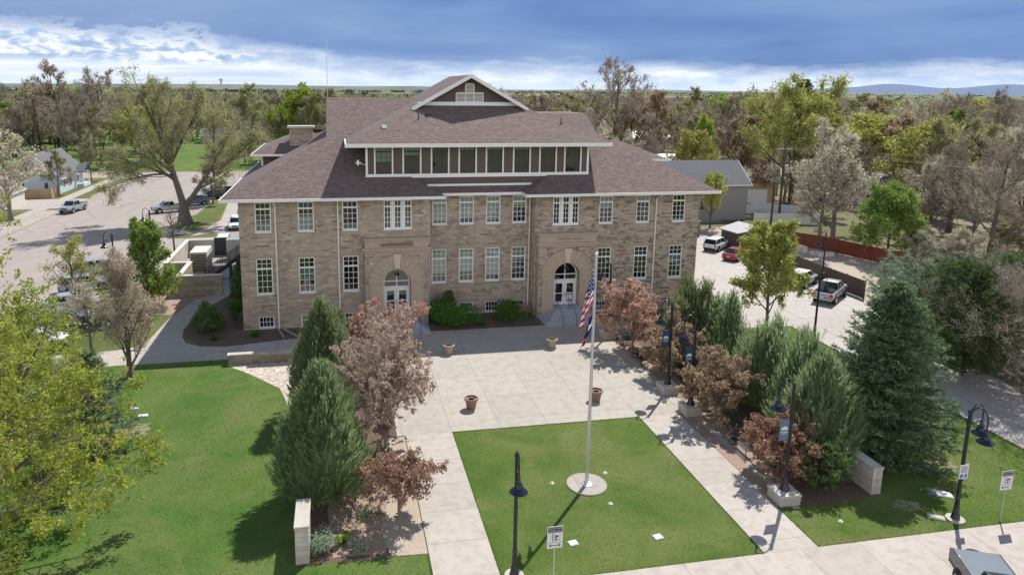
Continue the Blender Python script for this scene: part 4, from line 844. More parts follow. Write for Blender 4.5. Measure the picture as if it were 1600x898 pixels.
# --- upright junipers
def juniper_mesh(seed, H, R, n=1500, mat_='juniper_green', blade=.42, w=.05, plume=.55, spires=1, squat=.25, per=13, vert=0.):
    rng = np.random.default_rng(seed)
    h = rng.random(n)**.85; az_ = rng.uniform(0, 2*pi, n)
    prof = np.where(h < squat, .62+.38*(h/squat)**.8, (1-((h-squat)/(1-squat))**1.25)**.85)
    lump = 1+.13*np.sin(az_*3+seed+h*5)+.10*np.sin(az_*5-h*9+seed*2)
    r = R*prof*lump*rng.uniform(.72, 1.02, n); sp = rng.normal(size=(spires, 2))*R*.45*(spires > 1)
    k = rng.integers(0, spires, n); hh = h*H*.93
    P = np.stack([r*np.cos(az_)+sp[k, 0]*h**2, r*np.sin(az_)+sp[k, 1]*h**2, hh], 1)
    if spires > 1: P[:, 2] *= (.72+.28*rng.random(spires))[k]; P[:, :2] *= 1-.2*h[:, None]
    out_ = np.stack([np.cos(az_), np.sin(az_), np.zeros(n)], 1); D = nrm(out_*(.62-.45*h[:, None])*(1-vert)+[0, 0, 1.]+rng.normal(size=(n, 3))*.13)
    L = plume*rng.uniform(.6, 1.5, n)
    m_ = n*per; i = np.repeat(np.arange(n), per); t = rng.random(m_); Pb = P[i]+D[i]*(L[i]*t)[:, None]+rng.normal(size=(m_, 3))*.035
    Db = nrm(D[i]+perp(D[i], rng)*rng.uniform(.15, .65, m_)[:, None]*(1.1-t)[:, None]); v, f = blades(Pb, Db, blade*rng.uniform(.4, 1., m_)*(1.15-.5*t), np.full(m_, w)*rng.uniform(.6, 1.3, m_), rng)
    core = []; rings = 14; S = 14
    for a in range(rings+1):
        hq = a/rings; pr_ = .5+.3*(hq/squat) if hq < squat else .8*(1-((hq-squat)/(1-squat))**1.25)**.85
        for b in range(S): an = 2*pi*b/S; q = R*pr_*(.82+.1*sin(an*3+a)+.05*rng.normal()); core.append((q*cos(an), q*sin(an), .15+hq*H*(.86 if spires == 1 else .62)))
    cf = np.array([(a*S+b, a*S+(b+1) % S, (a+1)*S+(b+1) % S, (a+1)*S+b) for a in range(rings) for b in range(S)])
    T = dict(P=np.array([[0, 0, -.1]]), D=np.array([[0, 0, 1.]]), L=np.array([H*.5]), R=np.array([.13]), B=np.zeros((1, 3))); tv, tf = tubes(T, 4, 7)
    return np_mesh('trunk', [(tv, tf, 0)], ['bark_dark']), np_mesh('crown', [(v, f, 0), (np.array(core), cf, 0)], [mat_])
# --- spruce and pines
def conifer_mesh(seed, H, R, mat_='spruce_blue', layers=34, per=13, sprays=13, nb=7, bl=.30, bw=.05, droop=.22, tip=.25, base=.25, shape=1.0, twig='bark_dark', loose=0.):
    rng = np.random.default_rng(seed); P = []; D = []; L = []
    for i in range(layers):
        f = i/(layers-1); z = base+(H-base)*.97*f**.9; rr = R*(1-f)**shape*(.8+.2*min(1, f*8)) if f > 0 else R*.8
        for k in range(max(4, int(per*(1-f*.55)))):
            a = 2.4*k+i*1.1+rng.normal()*.25; l = (rr+.12)*rng.uniform(.72, 1.12+loose)
            P.append((0, 0, z+rng.normal()*.06)); D.append((cos(a), sin(a), -droop*(1-f)+.45*f**1.5+rng.normal()*.07)); L.append(l)
    P, D, L = np.array(P), nrm(np.array(D)), np.array(L); n = len(L); B = np.zeros((n, 3)); B[:, 2] = tip*.6
    br = dict(P=P, D=D, L=L, R=np.full(n, .035), B=B); v0, f0 = tubes(br, 4, 3)
    m_ = n*sprays; i = np.repeat(np.arange(n), sprays); t = np.clip(rng.random(m_)**.6, .12, 1.); side = nrm(np.cross(D[i], [0, 0, 1.]))*np.where(rng.random(m_) < .5, -1, 1)[:, None]
    Ps = P[i]+D[i]*(L[i]*t)[:, None]+B[i]*(L[i]*t*t)[:, None]; sl = np.minimum(.28+.30*L[i]*(1.1-t), .95)*rng.uniform(.5, 1.1, m_)
    Ds = nrm(D[i]*.9+side*rng.uniform(.25, 1., m_)[:, None]+[0, 0, .05]+rng.normal(size=(m_, 3))*.12)
    q = m_*nb; j = np.repeat(np.arange(m_), nb); u = rng.random(q); Pb = Ps[j]+Ds[j]*(sl[j]*u)[:, None]
    Db = nrm(Ds[j]*.8+perp(Ds[j], rng)*.75+[0, 0, .22]); v, f = blades(Pb, Db, bl*rng.uniform(.5, 1.1, q), np.full(q, bw)*rng.uniform(.7, 1.3, q), rng, .5)
    T = dict(P=np.array([[0, 0, -.1]]), D=np.array([[0, 0, 1.]]), L=np.array([H*.97]), R=np.array([H*.018]), B=np.zeros((1, 3))); tv, tf = tubes(T, 6, 8, .9)
    return np_mesh('trunk', [(tv, tf, 0), (v0, f0, 0)], [twig]), np_mesh('crown', [(v, f, 0)], [mat_])
def shrub_mesh(seed, H, R, mat_, n=2600, ls=.10, lumps=9, stems=True, flat=1.):
    rng = np.random.default_rng(seed); c = rng.normal(size=(lumps, 3))*[R*.45, R*.45, 0]; c[:, 2] = rng.uniform(.35, .7, lumps)*H; rr = rng.uniform(.4, .6, lumps)*min(R, H)
    k = rng.integers(0, lumps, n); d = nrm(rng.normal(size=(n, 3))); P = c[k]+d*(rr[k]*rng.uniform(.55, 1.08, n)**.6)[:, None]*[1, 1, .8*flat]; P[:, 2] = np.abs(P[:, 2])+.03
    v, f = quads(P, ls*rng.uniform(.6, 1.4, n), rng, .7); ch = [(v, f, 0)]
    m_ = 26; a = rng.uniform(0, 2*pi, m_); S = dict(P=rng.normal(size=(m_, 3))*[.1, .1, 0], D=nrm(np.stack([np.cos(a)*.7, np.sin(a)*.7, np.ones(m_)], 1)), L=np.full(m_, H*.75)*rng.uniform(.6, 1, m_), R=np.full(m_, .018), B=np.zeros((m_, 3))); tv, tf = tubes(S, 3, 3)
    return np_mesh('stem', [(tv, tf, 0)], ['bark_dark']), np_mesh('foliage', ch, [mat_])
def crab_mesh(seed, H, R, mat_, n=9000, ls=.11, th=.9, wide=64):
    sp = [(6, .15, 1., 46, 10, .6, .5, .05, .08), (6, .15, 1., 44, 14, .55, .5, .03, .06), (4, .1, 1., 42, 15, .6, .6, .0, .05)]
    rng = np.random.default_rng(seed)
    def roots(rng):
        T = dict(P=np.array([[0, 0, -.1]]), D=np.array([[.03, .02, 1.]]), L=np.array([th+.3]), R=np.array([.10]), B=np.zeros((1, 3))); k = 9
        a = np.arange(k)*2.4; inc = np.radians(rng.uniform(20, wide, k)); inc[0] = .12; d = np.stack([np.sin(inc)*np.cos(a), np.sin(inc)*np.sin(a), np.cos(inc)], 1)
        L = np.where(inc > .8, R*.95, (H-th)*.78)*rng.uniform(.85, 1.1, k)
        return T, dict(P=np.tile([[0, 0, th]], (k, 1))+rng.normal(size=(k, 3))*[.03, .03, .12], D=d, L=L, R=np.full(k, .055), B=np.stack([rng.normal(size=k)*.05, rng.normal(size=k)*.05, np.full(k, .08)], 1))
    return tree_mesh(seed, H, th, .1, 9, R, sp, 'bark_pale', 'brown_twig', mat_, n, ls, .065, 50, .012, roots)
# --- foreground and garden trees
def around(pts, d): pass
plant('juniper', 'tallest and broadest upright juniper, behind the stone pier of the west bed', 'juniper', (-1.1, 33.4), juniper_mesh(3, 6.9, 2.2, 2500, 'juniper_green', .46, .045, .72), .3)
plant('juniper', 'pointed upright green juniper, second in the west bed, next to the river rock', 'juniper', (-1.2, 42.8), juniper_mesh(8, 7.3, 2.0, 2000, 'juniper_light', .46, .045, .75), 1.)
plant('juniper', 'narrow green juniper tucked behind the pointed one in the west bed', 'juniper', (-.3, 46.8), juniper_mesh(9, 5.4, 1.5, 1000, 'juniper_green'), 2.)
plant('crabapple_tree', 'large crabapple with pale pinkish tan leaves, middle of the west bed', 'crabapple tree', (2.35, 37.8), crab_mesh(5, 6.9, 2.05, 'pink_tan_leaves', 28000, .125, .9, 58), 2.2, (.84, .84, 1.))
plant('crabapple_tree', 'rose pink crabapple in front of the west entrance', 'crabapple tree', (2.3, 47.0), crab_mesh(6, 6.3, 2.2, 'rose_leaves', 22000, .125, .8, 62), 1.4, (.92, .92, 1.))
plant('crabapple_tree', 'small coppery red crabapple at the street end of the west bed', 'crabapple tree', (2.55, 30.9), crab_mesh(7, 3.75, 1.75, 'copper_leaves', 11000, .10, 1.05), 2.4)
plant('crabapple_tree', 'rounded rose pink crabapple nearest the hall in the east bed', 'crabapple tree', (22.9, 50.2), crab_mesh(11, 5.5, 2.7, 'rose_leaves', 20000, .13, 1.0), .2)
plant('crabapple_tree', 'bronze green crabapple behind the first bannered lamp from the hall', 'crabapple tree', (23.5, 44.6), crab_mesh(12, 4.3, 2.1, 'bronze_leaves', 14000, .12, .8), 1.1)
plant('crabapple_tree', 'spreading bronze crabapple in the middle of the east bed between two benches', 'crabapple tree', (23.3, 38.0), crab_mesh(13, 4.3, 2.6, 'bronze_leaves', 20000, .115, .9), 2.1)
plant('crabapple_tree', 'low copper brown crabapple beside the nearest bannered lamp', 'crabapple tree', (23.2, 31.4), crab_mesh(14, 3.3, 2.35, 'copper_leaves', 19000, .105, .75), 3.)
for i, (x, y, H, R, sd_, mt, ns, lb) in enumerate((
    (25.9, 47.0, 6.6, 2.1, 21, 'juniper_green', 4, 'spiky dark juniper clump nearest the hall corner in the east bed'),
    (27.1, 44.2, 6.0, 1.8, 22, 'juniper_green', 3, 'spiky juniper between the corner clump and the pale middle clump of the east bed'),
    (27.0, 39.6, 6.0, 2.2, 23, 'juniper_light', 4, 'feathery pale juniper clump in the middle of the east bed'),
    (27.3, 36.3, 5.9, 1.8, 24, 'juniper_light', 3, 'feathery juniper just behind the biggest one of the east bed'),
    (26.2, 32.4, 5.9, 2.3, 25, 'juniper_light', 1, 'biggest juniper of the east bed, beside the low stone end wall'))):
    plant('juniper', lb, 'juniper', (x, y), juniper_mesh(sd_, H, R, 1500 if ns > 1 else 2100, mt, .5, .045, 1.0 if ns > 1 else .75, ns, vert=.55 if ns > 1 else .15), i)
plant('mugo_pine', 'short bushy dark green pine at the street end of the east bed', 'pine', (24.6, 29.9), conifer_mesh(31, 2.4, 1.5, 'pine_green', 12, 14, 8, 7, .2, .045, -.3, .5, .1, .45))
plant('blue_spruce', 'big blue green spruce on the east lawn', 'spruce tree', (30.6, 32.6), conifer_mesh(33, 10.2, 4.1, 'spruce_blue', 25, 24, 21, 8, .27, .055, .22, .34, .2, .76), .3)
plant('linden_tree', 'round young tree in fresh yellow green leaf on the lawn beside the parking lot', 'tree', (35.5, 51.3), tree_mesh(35, 9.8, 1.9, .17, 16, 3.8, SP_LEAF, 'bark_grey', 'brown_twig', 'yellow_green', 28000, .17, .14, 56, .014), .5, (.9, .9, 1.))
# foreground maple with yellow green flower clusters, at the left edge
def maple():
    rng = np.random.default_rng(41)
    def roots(rng):
        T = dict(P=np.array([[0, 0, -.1]]), D=nrm(np.array([[.05, .02, 1.]])), L=np.array([3.2]), R=np.array([.24]), B=np.zeros((1, 3))); k = 22
        a = np.arange(k)*2.4+.5; inc = np.radians(np.linspace(10, 98, k)); d = np.stack([np.sin(inc)*np.cos(a), np.sin(inc)*np.sin(a), np.cos(inc)], 1)
        return T, dict(P=np.tile([[.1, 0, 2.3]], (k, 1))+np.stack([np.zeros(k), np.zeros(k), np.linspace(.8, -.5, k)], 1), D=d, L=np.linspace(8.4, 5.6, k)*rng.uniform(.85, 1.05, k), R=np.linspace(.12, .07, k), B=np.stack([rng.normal(size=k)*.05, rng.normal(size=k)*.05, np.full(k, .06)], 1))
    sp = [(8, .2, 1., 44, 10, .42, .5, .06, .1), (7, .15, 1., 42, 12, .5, .5, .04, .08), (4, .15, 1., 42, 15, .55, .5, .0, .05)]
    T, R1 = roots(rng); lv = grow(rng, R1, sp); tr = []
    v, f = tubes(T, 6, 10, .2); tr.append((v, f, 0)); v, f = tubes(R1, 8, 7, .75); tr.append((v, f, 0)); v, f = tubes(lv[1], 5, 5, .7); tr.append((v, f, 0))
    cr = []; v, f = tubes(lv[2], 4, 3, .6); cr.append((v, f, 0)); l = lv[3]; v, f = tubes(l, 3, 3, .5); cr.append((v, f, 0))
    n = len(l['L']); tips = l['P']+l['D']*l['L'][:, None]+l['B']*l['L'][:, None]; keep = rng.random(n) < .85; tips = tips[keep]; tips = np.concatenate([tips, pts_on(l, len(tips)//2, rng)])
    k = 14; P = np.repeat(tips, k, 0)+rng.normal(size=(len(tips)*k, 3))*.085; v, f = quads(P, .115*rng.uniform(.5, 1.4, len(P)), rng); cr.append((v, f, 1))
    return np_mesh('trunk', tr, ['bark_grey']), np_mesh('crown', cr, ['grey_twig', 'maple_leaves'])
mm = maple()
plant('maple_tree', 'large spreading maple with yellow green flower clusters at the left edge of the picture', 'maple tree', (-16.0, 30.2), mm, .6, 1.08)
plant('maple_tree', 'maple with yellow green flower clusters behind the large one, by the west parking bays', 'maple tree', (-19.4, 42.5), mm, 2.2, .66)
plant('pear_tree', 'narrow upright tree with sparse tan buds beside the garden path', 'tree', (-14.9, 50.9), bare(43, 9.2, 'bark_grey', 'brown_twig', 'tan_bud', 17000, .10, .08, .34, 30, .014, SP_LEAF, .14, 18), .3)
plant('leafy_tree', 'dense bright green tree in full leaf behind the tan budded one', 'tree', (-17.5, 66.3), tree_mesh(44, 8.6, 1.0, .16, 15, 2.5, SP_LEAF, 'bark_grey', 'brown_twig', 'spring_green', 17000, .17, .16, 48, .014), .9)
plant('leafy_shrub', 'bright green leafy bush against the stone service enclosure', 'bush', (-16.6, 67.5), shrub_mesh(45, 4.2, 1.9, 'bright_green', 5200, .15, 12))
plant('young_tree', 'slender young tree with thin pale green leaves beside the angled parking', 'tree', (-22.0, 62.5), bare(46, 8.0, 'bark_grey', 'grey_twig', 'yellow_green', 3600, .13, .3, .32, 42, .014, SP_LEAF, .15, 9), .9)
plant('young_tree', 'nearly leafless young tree with pale buds between the parked cars and the lawn', 'tree', (-19.0, 56.0), bare(47, 5.6, 'bark_grey', 'grey_twig', 'pale_bud', 4200, .11, .2, .4, 48, .014, SP_LEAF, .14, 10), .9)
plant('young_tree', 'bare sapling behind the stone service enclosure', 'tree', (-19.6, 88.0), bare(48, 6.6, 'bark_grey', 'brown_twig', None, 0, .1, .35, .28, 35, .018, SP_LEAF), .9)
plant('blue_spruce', 'small blue green spruce half hidden under the foreground maple', 'spruce tree', (-13.8, 40.2), conifer_mesh(49, 5.9, 2.4, 'spruce_blue', 20, 12, 10, 7, .24, .05, .15, .28, .2, .9))
plant('juniper_shrub', 'dark low juniper in the mulch island at the hall corner', 'shrub', (-11.2, 60.0), juniper_mesh(51, 2.2, 1.35, 620, 'pine_green', .3, .05, .4, 3))
plant('juniper_shrub', 'dark upright juniper hugging the west wall of the hall', 'shrub', (-9.2, 66.0), juniper_mesh(52, 4.6, .75, 500, 'pine_green', .3, .05, .4))
plant('leafy_shrub', 'green leafy bush by the west wall of the hall', 'bush', (-9.3, 62.6), shrub_mesh(53, 2.2, .9, 'shrub_green', 1700, .1))
plant('leafy_shrub', 'wide green bush under the centre windows, left of the middle basement window', 'bush', (9.5, 58.7), shrub_mesh(54, 2.0, 2.2, 'shrub_green', 8200, .13, 22))
plant('dwarf_conifer', 'dark cone shaped evergreen rising behind the wide green bush under the centre windows', 'shrub', (9.5, 60.0), conifer_mesh(55, 2.5, .7, 'pine_green', 14, 10, 7, 6, .2, .05, .1, .2, .1, .7))
plant('leafy_shrub', 'green bush with arching stems beside the TOWN HALL steps', 'bush', (14.5, 58.7), shrub_mesh(56, 1.7, 1.5, 'shrub_green', 4200, .12, 14))
plant('twiggy_shrub', 'low brownish twiggy shrub between the downspout and the TOWN HALL steps', 'shrub', (16.3, 59.3), shrub_mesh(57, 1.4, .7, 'bronze_leaves', 900, .09, 6))
plant('sage_shrub', 'pale grey green shrub at the foot of the stone pier', 'shrub', (-1.0, 29.1), shrub_mesh(58, .8, .75, 'sage_leaves', 2600, .07, 10))
plant('sage_shrub', 'small pale shrub right of the grey green one by the stone pier', 'shrub', (.45, 28.8), shrub_mesh(59, .45, .45, 'sage_leaves', 900, .06, 6))
plant('yucca_clump', 'small bright green clump between the two pale shrubs', 'plant', (-.2, 29.4), shrub_mesh(60, .5, .35, 'bright_green', 700, .1, 4))
plant('low_shrub', 'little dark green cushion shrub in the wood chips of the west bed', 'shrub', (.9, 31.4), shrub_mesh(61, .5, .5, 'spruce_blue', 1300, .06, 8))
plant('low_shrub', 'dark red barberry bush between the middle and nearest crabapples of the east bed', 'shrub', (24.3, 35.2), shrub_mesh(62, 1.3, .95, 'copper_leaves', 1800, .08, 8))
plant('leafy_shrub', 'green shrub on the lawn right of the middle junipers', 'bush', (30.5, 48.5), shrub_mesh(63, 1.6, 1.2, 'shrub_green', 2400, .12, 9))
for x, y, H, R, s_, lb in ((-10.2, 57.6, .5, .5, 64, 'low dark mound at the near tip of the mulch island'), (-7.0, 57.9, .45, .6, 65, 'low green ground cover clump under the first basement window'), (-12.0, 62.0, .6, .5, 66, 'small mound on the path side of the mulch island'), (11.9, 57.9, .4, .5, 67, 'low dark clump under the middle basement window')):
    plant('low_shrub', lb, 'shrub', (x, y), shrub_mesh(s_, H, R, 'shrub_green', 700, .08, 5))
# --- trees beyond
def cottonwood():
    def roots(rng):
        T = dict(P=np.array([[0, 0, -.2]]), D=np.array([[-.03, 0, 1.]]), L=np.array([3.6]), R=np.array([.95]), B=np.zeros((1, 3)))
        S = [((-.1, 0, 3.0), (-.22, .05, 1), 15.5, .55, (-.12, 0, .08)), ((.1, 0, 2.6), (.62, .05, .8), 12.0, .42, (.0, .1, .22)), ((-1.0, 0, 7.), (-.9, -.1, .42), 9., .25, (0, 0, -.05)), ((-1.4, .1, 8.5), (-.55, -.2, .85), 9.5, .26, (-.1, 0, .2)),
             ((-1.5, 0, 9.), (.42, .1, .9), 9.5, .26, (.1, 0, .1)), ((5.2, .5, 8.2), (.75, .1, .5), 7., .2, (0, 0, .2)), ((4.4, .3, 7.2), (.1, -.3, .95), 9., .22, (0, 0, .1)), ((-2.2, 0, 12.), (-.2, .3, 1.), 8., .18, (0, 0, .1)), ((-1.2, 0, 7.6), (-.3, -.8, .5), 7., .2, (0, 0, .1)), ((4., .3, 6.5), (.3, .8, .55), 7.5, .2, (0, 0, .1)), ((-1.9, 0, 10.5), (.1, .8, .7), 7.5, .2, (0, 0, .1)), ((-2.6, -.1, 7.6), (-.75, .1, -.02), 8.5, .16, (0, 0, -.25))]
        a = lambda k: np.array([s[k] for s in S], float)
        return T, dict(P=a(0), D=nrm(a(1)), L=a(2), R=a(3), B=a(4))
    return tree_mesh(71, 22, 3, .95, 8, 8, [(8, .2, 1., 46, 12, .42, .5, .10, .14), (7, .15, 1., 42, 14, .5, .5, .06, .12), (6, .1, 1., 40, 14, .55, .5, .03, .1), (3, .1, 1., 38, 15, .6, .6, .0, .05)], 'bark_grey', 'grey_twig', 'olive_bud', 46000, .17, .25, 45, .022, roots)
plant('cottonwood_tree', 'huge forked cottonwood with a thick trunk on the street verge left of the hall', 'tree', (-22.7, 109.7), cottonwood())
def yg_oak():
    return tree_mesh(72, 20, 4.5, .5, 11, 10.5, SP_BARE, 'bark_dark', 'brown_twig', 'yellow_green', 30000, .25, .45, 62, .03)
VAR = {
 'bare_grey': [bare(100+i, 17, 'bark_grey', 'grey_twig', 'grey_twig', 3000, .16, .18, .44, 46+i*4, .034) for i in range(3)],
 'bare_brown': [bare(110+i, 17, 'bark_dark', 'brown_twig', 'tan_bud', 3500, .17, .2, .42, 44+i*5, .034) for i in range(3)],
 'bud': [bare(120+i, 15, 'bark_grey', 'grey_twig', 'olive_bud', 9500, .26, .18, .42, 50+i*4, .03) for i in range(3)],
 'pale': [bare(130+i, 12, 'bark_pale', 'grey_twig', 'pale_bud', 9000, .17, .12, .46, 50+i*6, .028) for i in range(2)],
 'green': [tree_mesh(140+i, 13, 2.2, .3, 13, 6.2, SP_LEAF, 'bark_dark', 'brown_twig', ('bright_green', 'spring_green')[i], 13000, .42, .42, 58, .03) for i in range(2)],
 'yg': [tree_mesh(150+i, 15, 3., .35, 12, 7.5, SP_LEAF, 'bark_dark', 'brown_twig', 'yellow_green', 9500, .38, .42, 60, .03) for i in range(2)],
 'fir': [conifer_mesh(160, 13, 3., 'pine_green', 24, 11, 7, 5, .5, .14, .1, .25, .6, .9)],
 'bronze': [bare(165, 14, 'bark_dark', 'brown_twig', 'bronze_leaves', 8500, .26, .16, .44, 50, .03)]}
HT = dict(bare_grey=17, bare_brown=17, bud=15, pale=12, green=13, yg=15, fir=13, bronze=14)
WD = dict(bare_grey='leafless grey tree', bare_brown='leafless brown tree', bud='tree with thin olive green buds', pale='small tree with silvery pale buds', green='tree in bright green leaf', yg='tree in yellow green leaf', fir='dark green conifer', bronze='tree with bronze young leaves')
_k = [0]
def far_tree(kind, x, y, H, label=None, w=1., group=None):
    _k[0] += 1; vs_ = VAR[kind]; s = H/HT[kind]*1.02
    return plant(dict(bare_grey='bare_tree', bare_brown='bare_tree', bud='budding_tree', pale='budding_tree', green='leafy_tree', yg='leafy_tree', fir='conifer_tree', bronze='budding_tree')[kind], label, 'tree', (x, y), vs_[_k[0] % len(vs_)], _k[0]*1.7, (s*w, s*w, s), group)
plant('oak_tree', 'tall wide yellow green tree with dark crooked limbs behind the utility pole', 'tree', (80, 112), yg_oak(), .4, 1.03)
for kind, u, v, yy, H, w, lb in (
    ('bare_grey', 955, 240, 165, 26, 1., 'tallest leafless tree on the skyline right of the gable'),
    ('green', 465, 250, 204, 18.5, .85, 'bright green tree above the chimney'),
    ('green', 62, 240, 229, 17, 1.25, 'lush bright green tree beyond the blue grey house'),
    ('green', 10, 240, 236, 14.5, 1.2, 'bright green tree at the left edge beyond the house'),
    ('pale', 18, 350, 116, 12.5, 1.15, 'silvery tree in front of the blue grey house at the left edge'),
    ('bud', 92, 305, 142, 7.4, .9, 'small thin green street tree in front of the blue grey house'),
    ('bud', 143, 283, 163, 7.8, .8, 'narrow street tree near the corner of the cross street'),
    ('bud', 333, 318, 128, 7, 1.1, 'small green street tree right of the cottonwood trunk'),
    ('bare_grey', 128, 262, 186, 18.5, 1., 'leafless park tree with a forked trunk left of the cottonwood'),
    ('bare_brown', 95, 255, 230, 25, 1.0, 'high leafless crown on the skyline above the blue grey house'),
    ('bare_brown', 165, 255, 225, 24, 1.0, 'high leafless crown on the skyline left of the cottonwood'),
    ('pale', 1300, 385, 84, 14.5, 1.1, 'silvery budding tree behind the red fence'),
    ('pale', 1280, 372, 90, 11.0, 1.0, 'smaller silvery tree left of the silvery budding tree'),
    ('bare_grey', 1540, 420, 69, 15.0, .95, 'large pale grey tree at the right edge behind the pines'),
    ('bare_grey', 1480, 400, 80, 13.5, .9, 'pale grey tree left of the one at the right edge'),
    ('bud', 1450, 380, 88, 15, .8, 'thin green tree between the green tree and the pale grey ones'),
    ('yg', 1075, 300, 118, 12, .8, 'yellow green tree above the roof of the grey house'),
    ('green', 1100, 290, 140, 13.5, .5, 'narrow bright green tree behind the roof of the grey house'),
    ('bare_brown', 1135, 260, 160, 18.5, .9, 'dense dark leafless tree behind the grey house'),
    ('yg', 1195, 260, 150, 14, 1.1, 'broad yellow green tree left of the utility pole'),
    ('fir', 1247, 230, 190, 23.5, 1.7, 'dark green tree top on the skyline behind the yellow green tree'),
    ('bronze', 1390, 330, 120, 15.5, 1.1, 'tree with reddish bronze leaves behind the silvery ones'),
    ('yg', 1340, 310, 128, 14.5, 1.1, 'yellow green tree right of the wide crooked one'),
    ('bare_grey', 1545, 260, 150, 20, 1.0, 'leafless skyline tree near the right edge'),
    ('bare_grey', 1490, 250, 170, 19, .9, 'leafless skyline tree left of the one near the right edge'),
    ('yg', 1110, 345, 96, 7.6, .7, 'pale green young tree between the hall corner and the grey house'),
    ('fir', 1420, 215, 240, 14, .6, 'small dark pointed conifer far behind the bronze tree'),
    ('pale', 1440, 395, 82, 10.5, 1.1, 'low silvery tree behind the grey blue pine'),
    ('pale', 1515, 410, 76, 10, 1.2, 'low silvery tree behind the dark tufted pine'),
    ('bare_grey', 1590, 400, 80, 14.5, 1.1, 'pale grey tree cut by the right edge'),
    ('bud', 1470, 345, 108, 13, 1.1, 'thin olive tree in the second row behind the pale grey trees'),
    ('pale', 1555, 350, 105, 13, 1.2, 'silvery tree in the second row near the right edge'),
    ('bare_grey', 1410, 352, 104, 11.5, 1.1, 'grey twiggy tree right of the bronze leaved one'),
    ('pale', 1440, 440, 70, 4.6, 1.7, 'low silvery bush behind the white garage'),
    ('pale', 1500, 440, 70, 4.2, 1.8, 'low silvery bush in front of the pale grey trees'),
    ('bud', 1565, 445, 69, 4.8, 1.6, 'low olive bush near the right edge'),
    ('bare_brown', 1475, 395, 88, 6.5, 1.6, 'brown twiggy bush between the pale grey trees'),
    ('pale', 1545, 400, 88, 6.0, 1.7, 'silvery bush in the back row near the right edge'),
    ('bud', 1415, 375, 95, 6.5, 1.5, 'olive bush beyond the bright green tree'),
    ('bronze', 1600, 420, 80, 6.0, 1.6, 'bronze bush cut by the right edge'),
    ('fir', 354, 205, 300, 15, .9, 'small dark pointed conifer on the far edge of the park')):
    x, y = G(u, v); f = yy/y; far_tree(kind, x*f, yy, H, lb, w)
plant('pine_tree', 'dark green pine with upright tufts right of the blue spruce', 'pine tree', (44.8, 41.2), conifer_mesh(81, 8.3, 4.2, 'pine_green', 24, 17, 12, 8, .4, .06, -.3, .5, .3, .5, loose=.25), 0)
plant('pine_tree', 'grey blue pine behind the blue spruce', 'pine tree', (49.4, 49.8), conifer_mesh(82, 5.9, 4.3, 'pine_blue', 20, 18, 12, 8, .4, .06, -.3, .5, .3, .38, loose=.25), 0)
plant('pine_tree', 'dark pine at the right edge behind the tufted one', 'pine tree', (51.5, 44.5), conifer_mesh(83, 8.0, 3.8, 'pine_green', 24, 15, 12, 7, .4, .06, -.25, .5, .3, .62, loose=.2), 2.)
gx, gy = G(1385, 408)
plant('leafy_tree', 'bright green tree at the end of the red fence', 'tree', (gx, gy), tree_mesh(88, 8.9, 1.0, .16, 15, 4.2, SP_LEAF, 'bark_dark', 'brown_twig', 'spring_green', 24000, .22, .25, 56, .02), .3)
SPB = [(8, .15, 1., 50, 12, .5, .5, .06, .15), (8, .1, 1., 46, 14, .5, .5, .03, .12), (6, .1, 1., 42, 15, .55, .6, 0., .1)]
plant('bare_tree', 'big leafless grey shrubby tree across the drive at the right edge', 'tree', (46.6, 38.0), bare(84, 7.4, 'bark_grey', 'grey_twig', 'grey_twig', 26000, .06, .06, .95, 62, .013, [(8, .1, 1., 44, 12, .5, .5, .06, .12), (8, .1, 1., 42, 14, .5, .5, .03, .1), (6, .1, 1., 40, 15, .55, .6, 0., .1)], .16, 15), 0.)
plant('bare_tree', 'second leafless grey shrubby tree behind the big one across the drive', 'tree', (50.5, 33.0), bare(86, 6.6, 'bark_grey', 'grey_twig', 'tan_bud', 20000, .06, .06, .95, 62, .013, [(8, .1, 1., 44, 12, .5, .5, .06, .12), (8, .1, 1., 42, 14, .5, .5, .03, .1), (6, .1, 1., 40, 15, .55, .6, 0., .1)], .16, 14), 0.)
plant('bare_tree', 'leafless tree at the right edge that shades the sidewalk sign', 'tree', (39.6, 28.6), bare(85, 6.0, 'bark_dark', 'brown_twig', None, 0, .07, .16, .6, 60, .014, SPB, .1, 11), 1.)
# --- the wood: individual trees out to about 330 m, then one mass
rng = np.random.default_rng(7); placed = []
for _ in range(9000):
    if len(placed) >= 236: break
    y = 100+190*rng.random()**1.1; a = -.52+1.34*rng.random(); x = y*math.tan(a)
    if y < 185 and x < 10: continue                                  # street, park edge
    if x < 30 and y < 96+(0 if x > 8 else 30): continue
    if -175 < x < -5 and 182 < y < 215 and rng.random() < .45: continue    # open park lawn
    if 48 < x < 84 and y < 118: continue
    if any((x-p)**2+(y-q)**2 < (5.8+y*.012)**2 for p, q in placed): continue
    placed.append((x, y))
for x, y in placed:
    right = x > y*.28; r_ = rng.random()
    if x < y*.1: kind = 'bare_brown' if r_ < .2 else 'bud' if r_ < .62 else 'bare_grey' if r_ < .86 else 'green' if r_ < .93 else 'yg'
    else: kind = 'bare_grey' if r_ < .3 else 'bare_brown' if r_ < .44 else 'bud' if r_ < .72 else 'yg' if r_ < .8 else 'bronze' if r_ < .86 else 'pale' if r_ < .96 else 'green'
    side = 'left of the hall roof' if x < y*.02 else 'behind the hall roof' if x < y*.36 else 'right of the hall'
    H = rng.uniform(10, 15.5) if y < 170 else rng.uniform(12, 19)
    if abs(math.atan2(x, y)+.149) < .03: H = min(H, 12.)
    far_tree(kind, x, y, H, '%s in the wood %s' % (WD[kind], side), rng.uniform(.85, 1.15), '%ss in the wood %s' % (WD[kind], side))
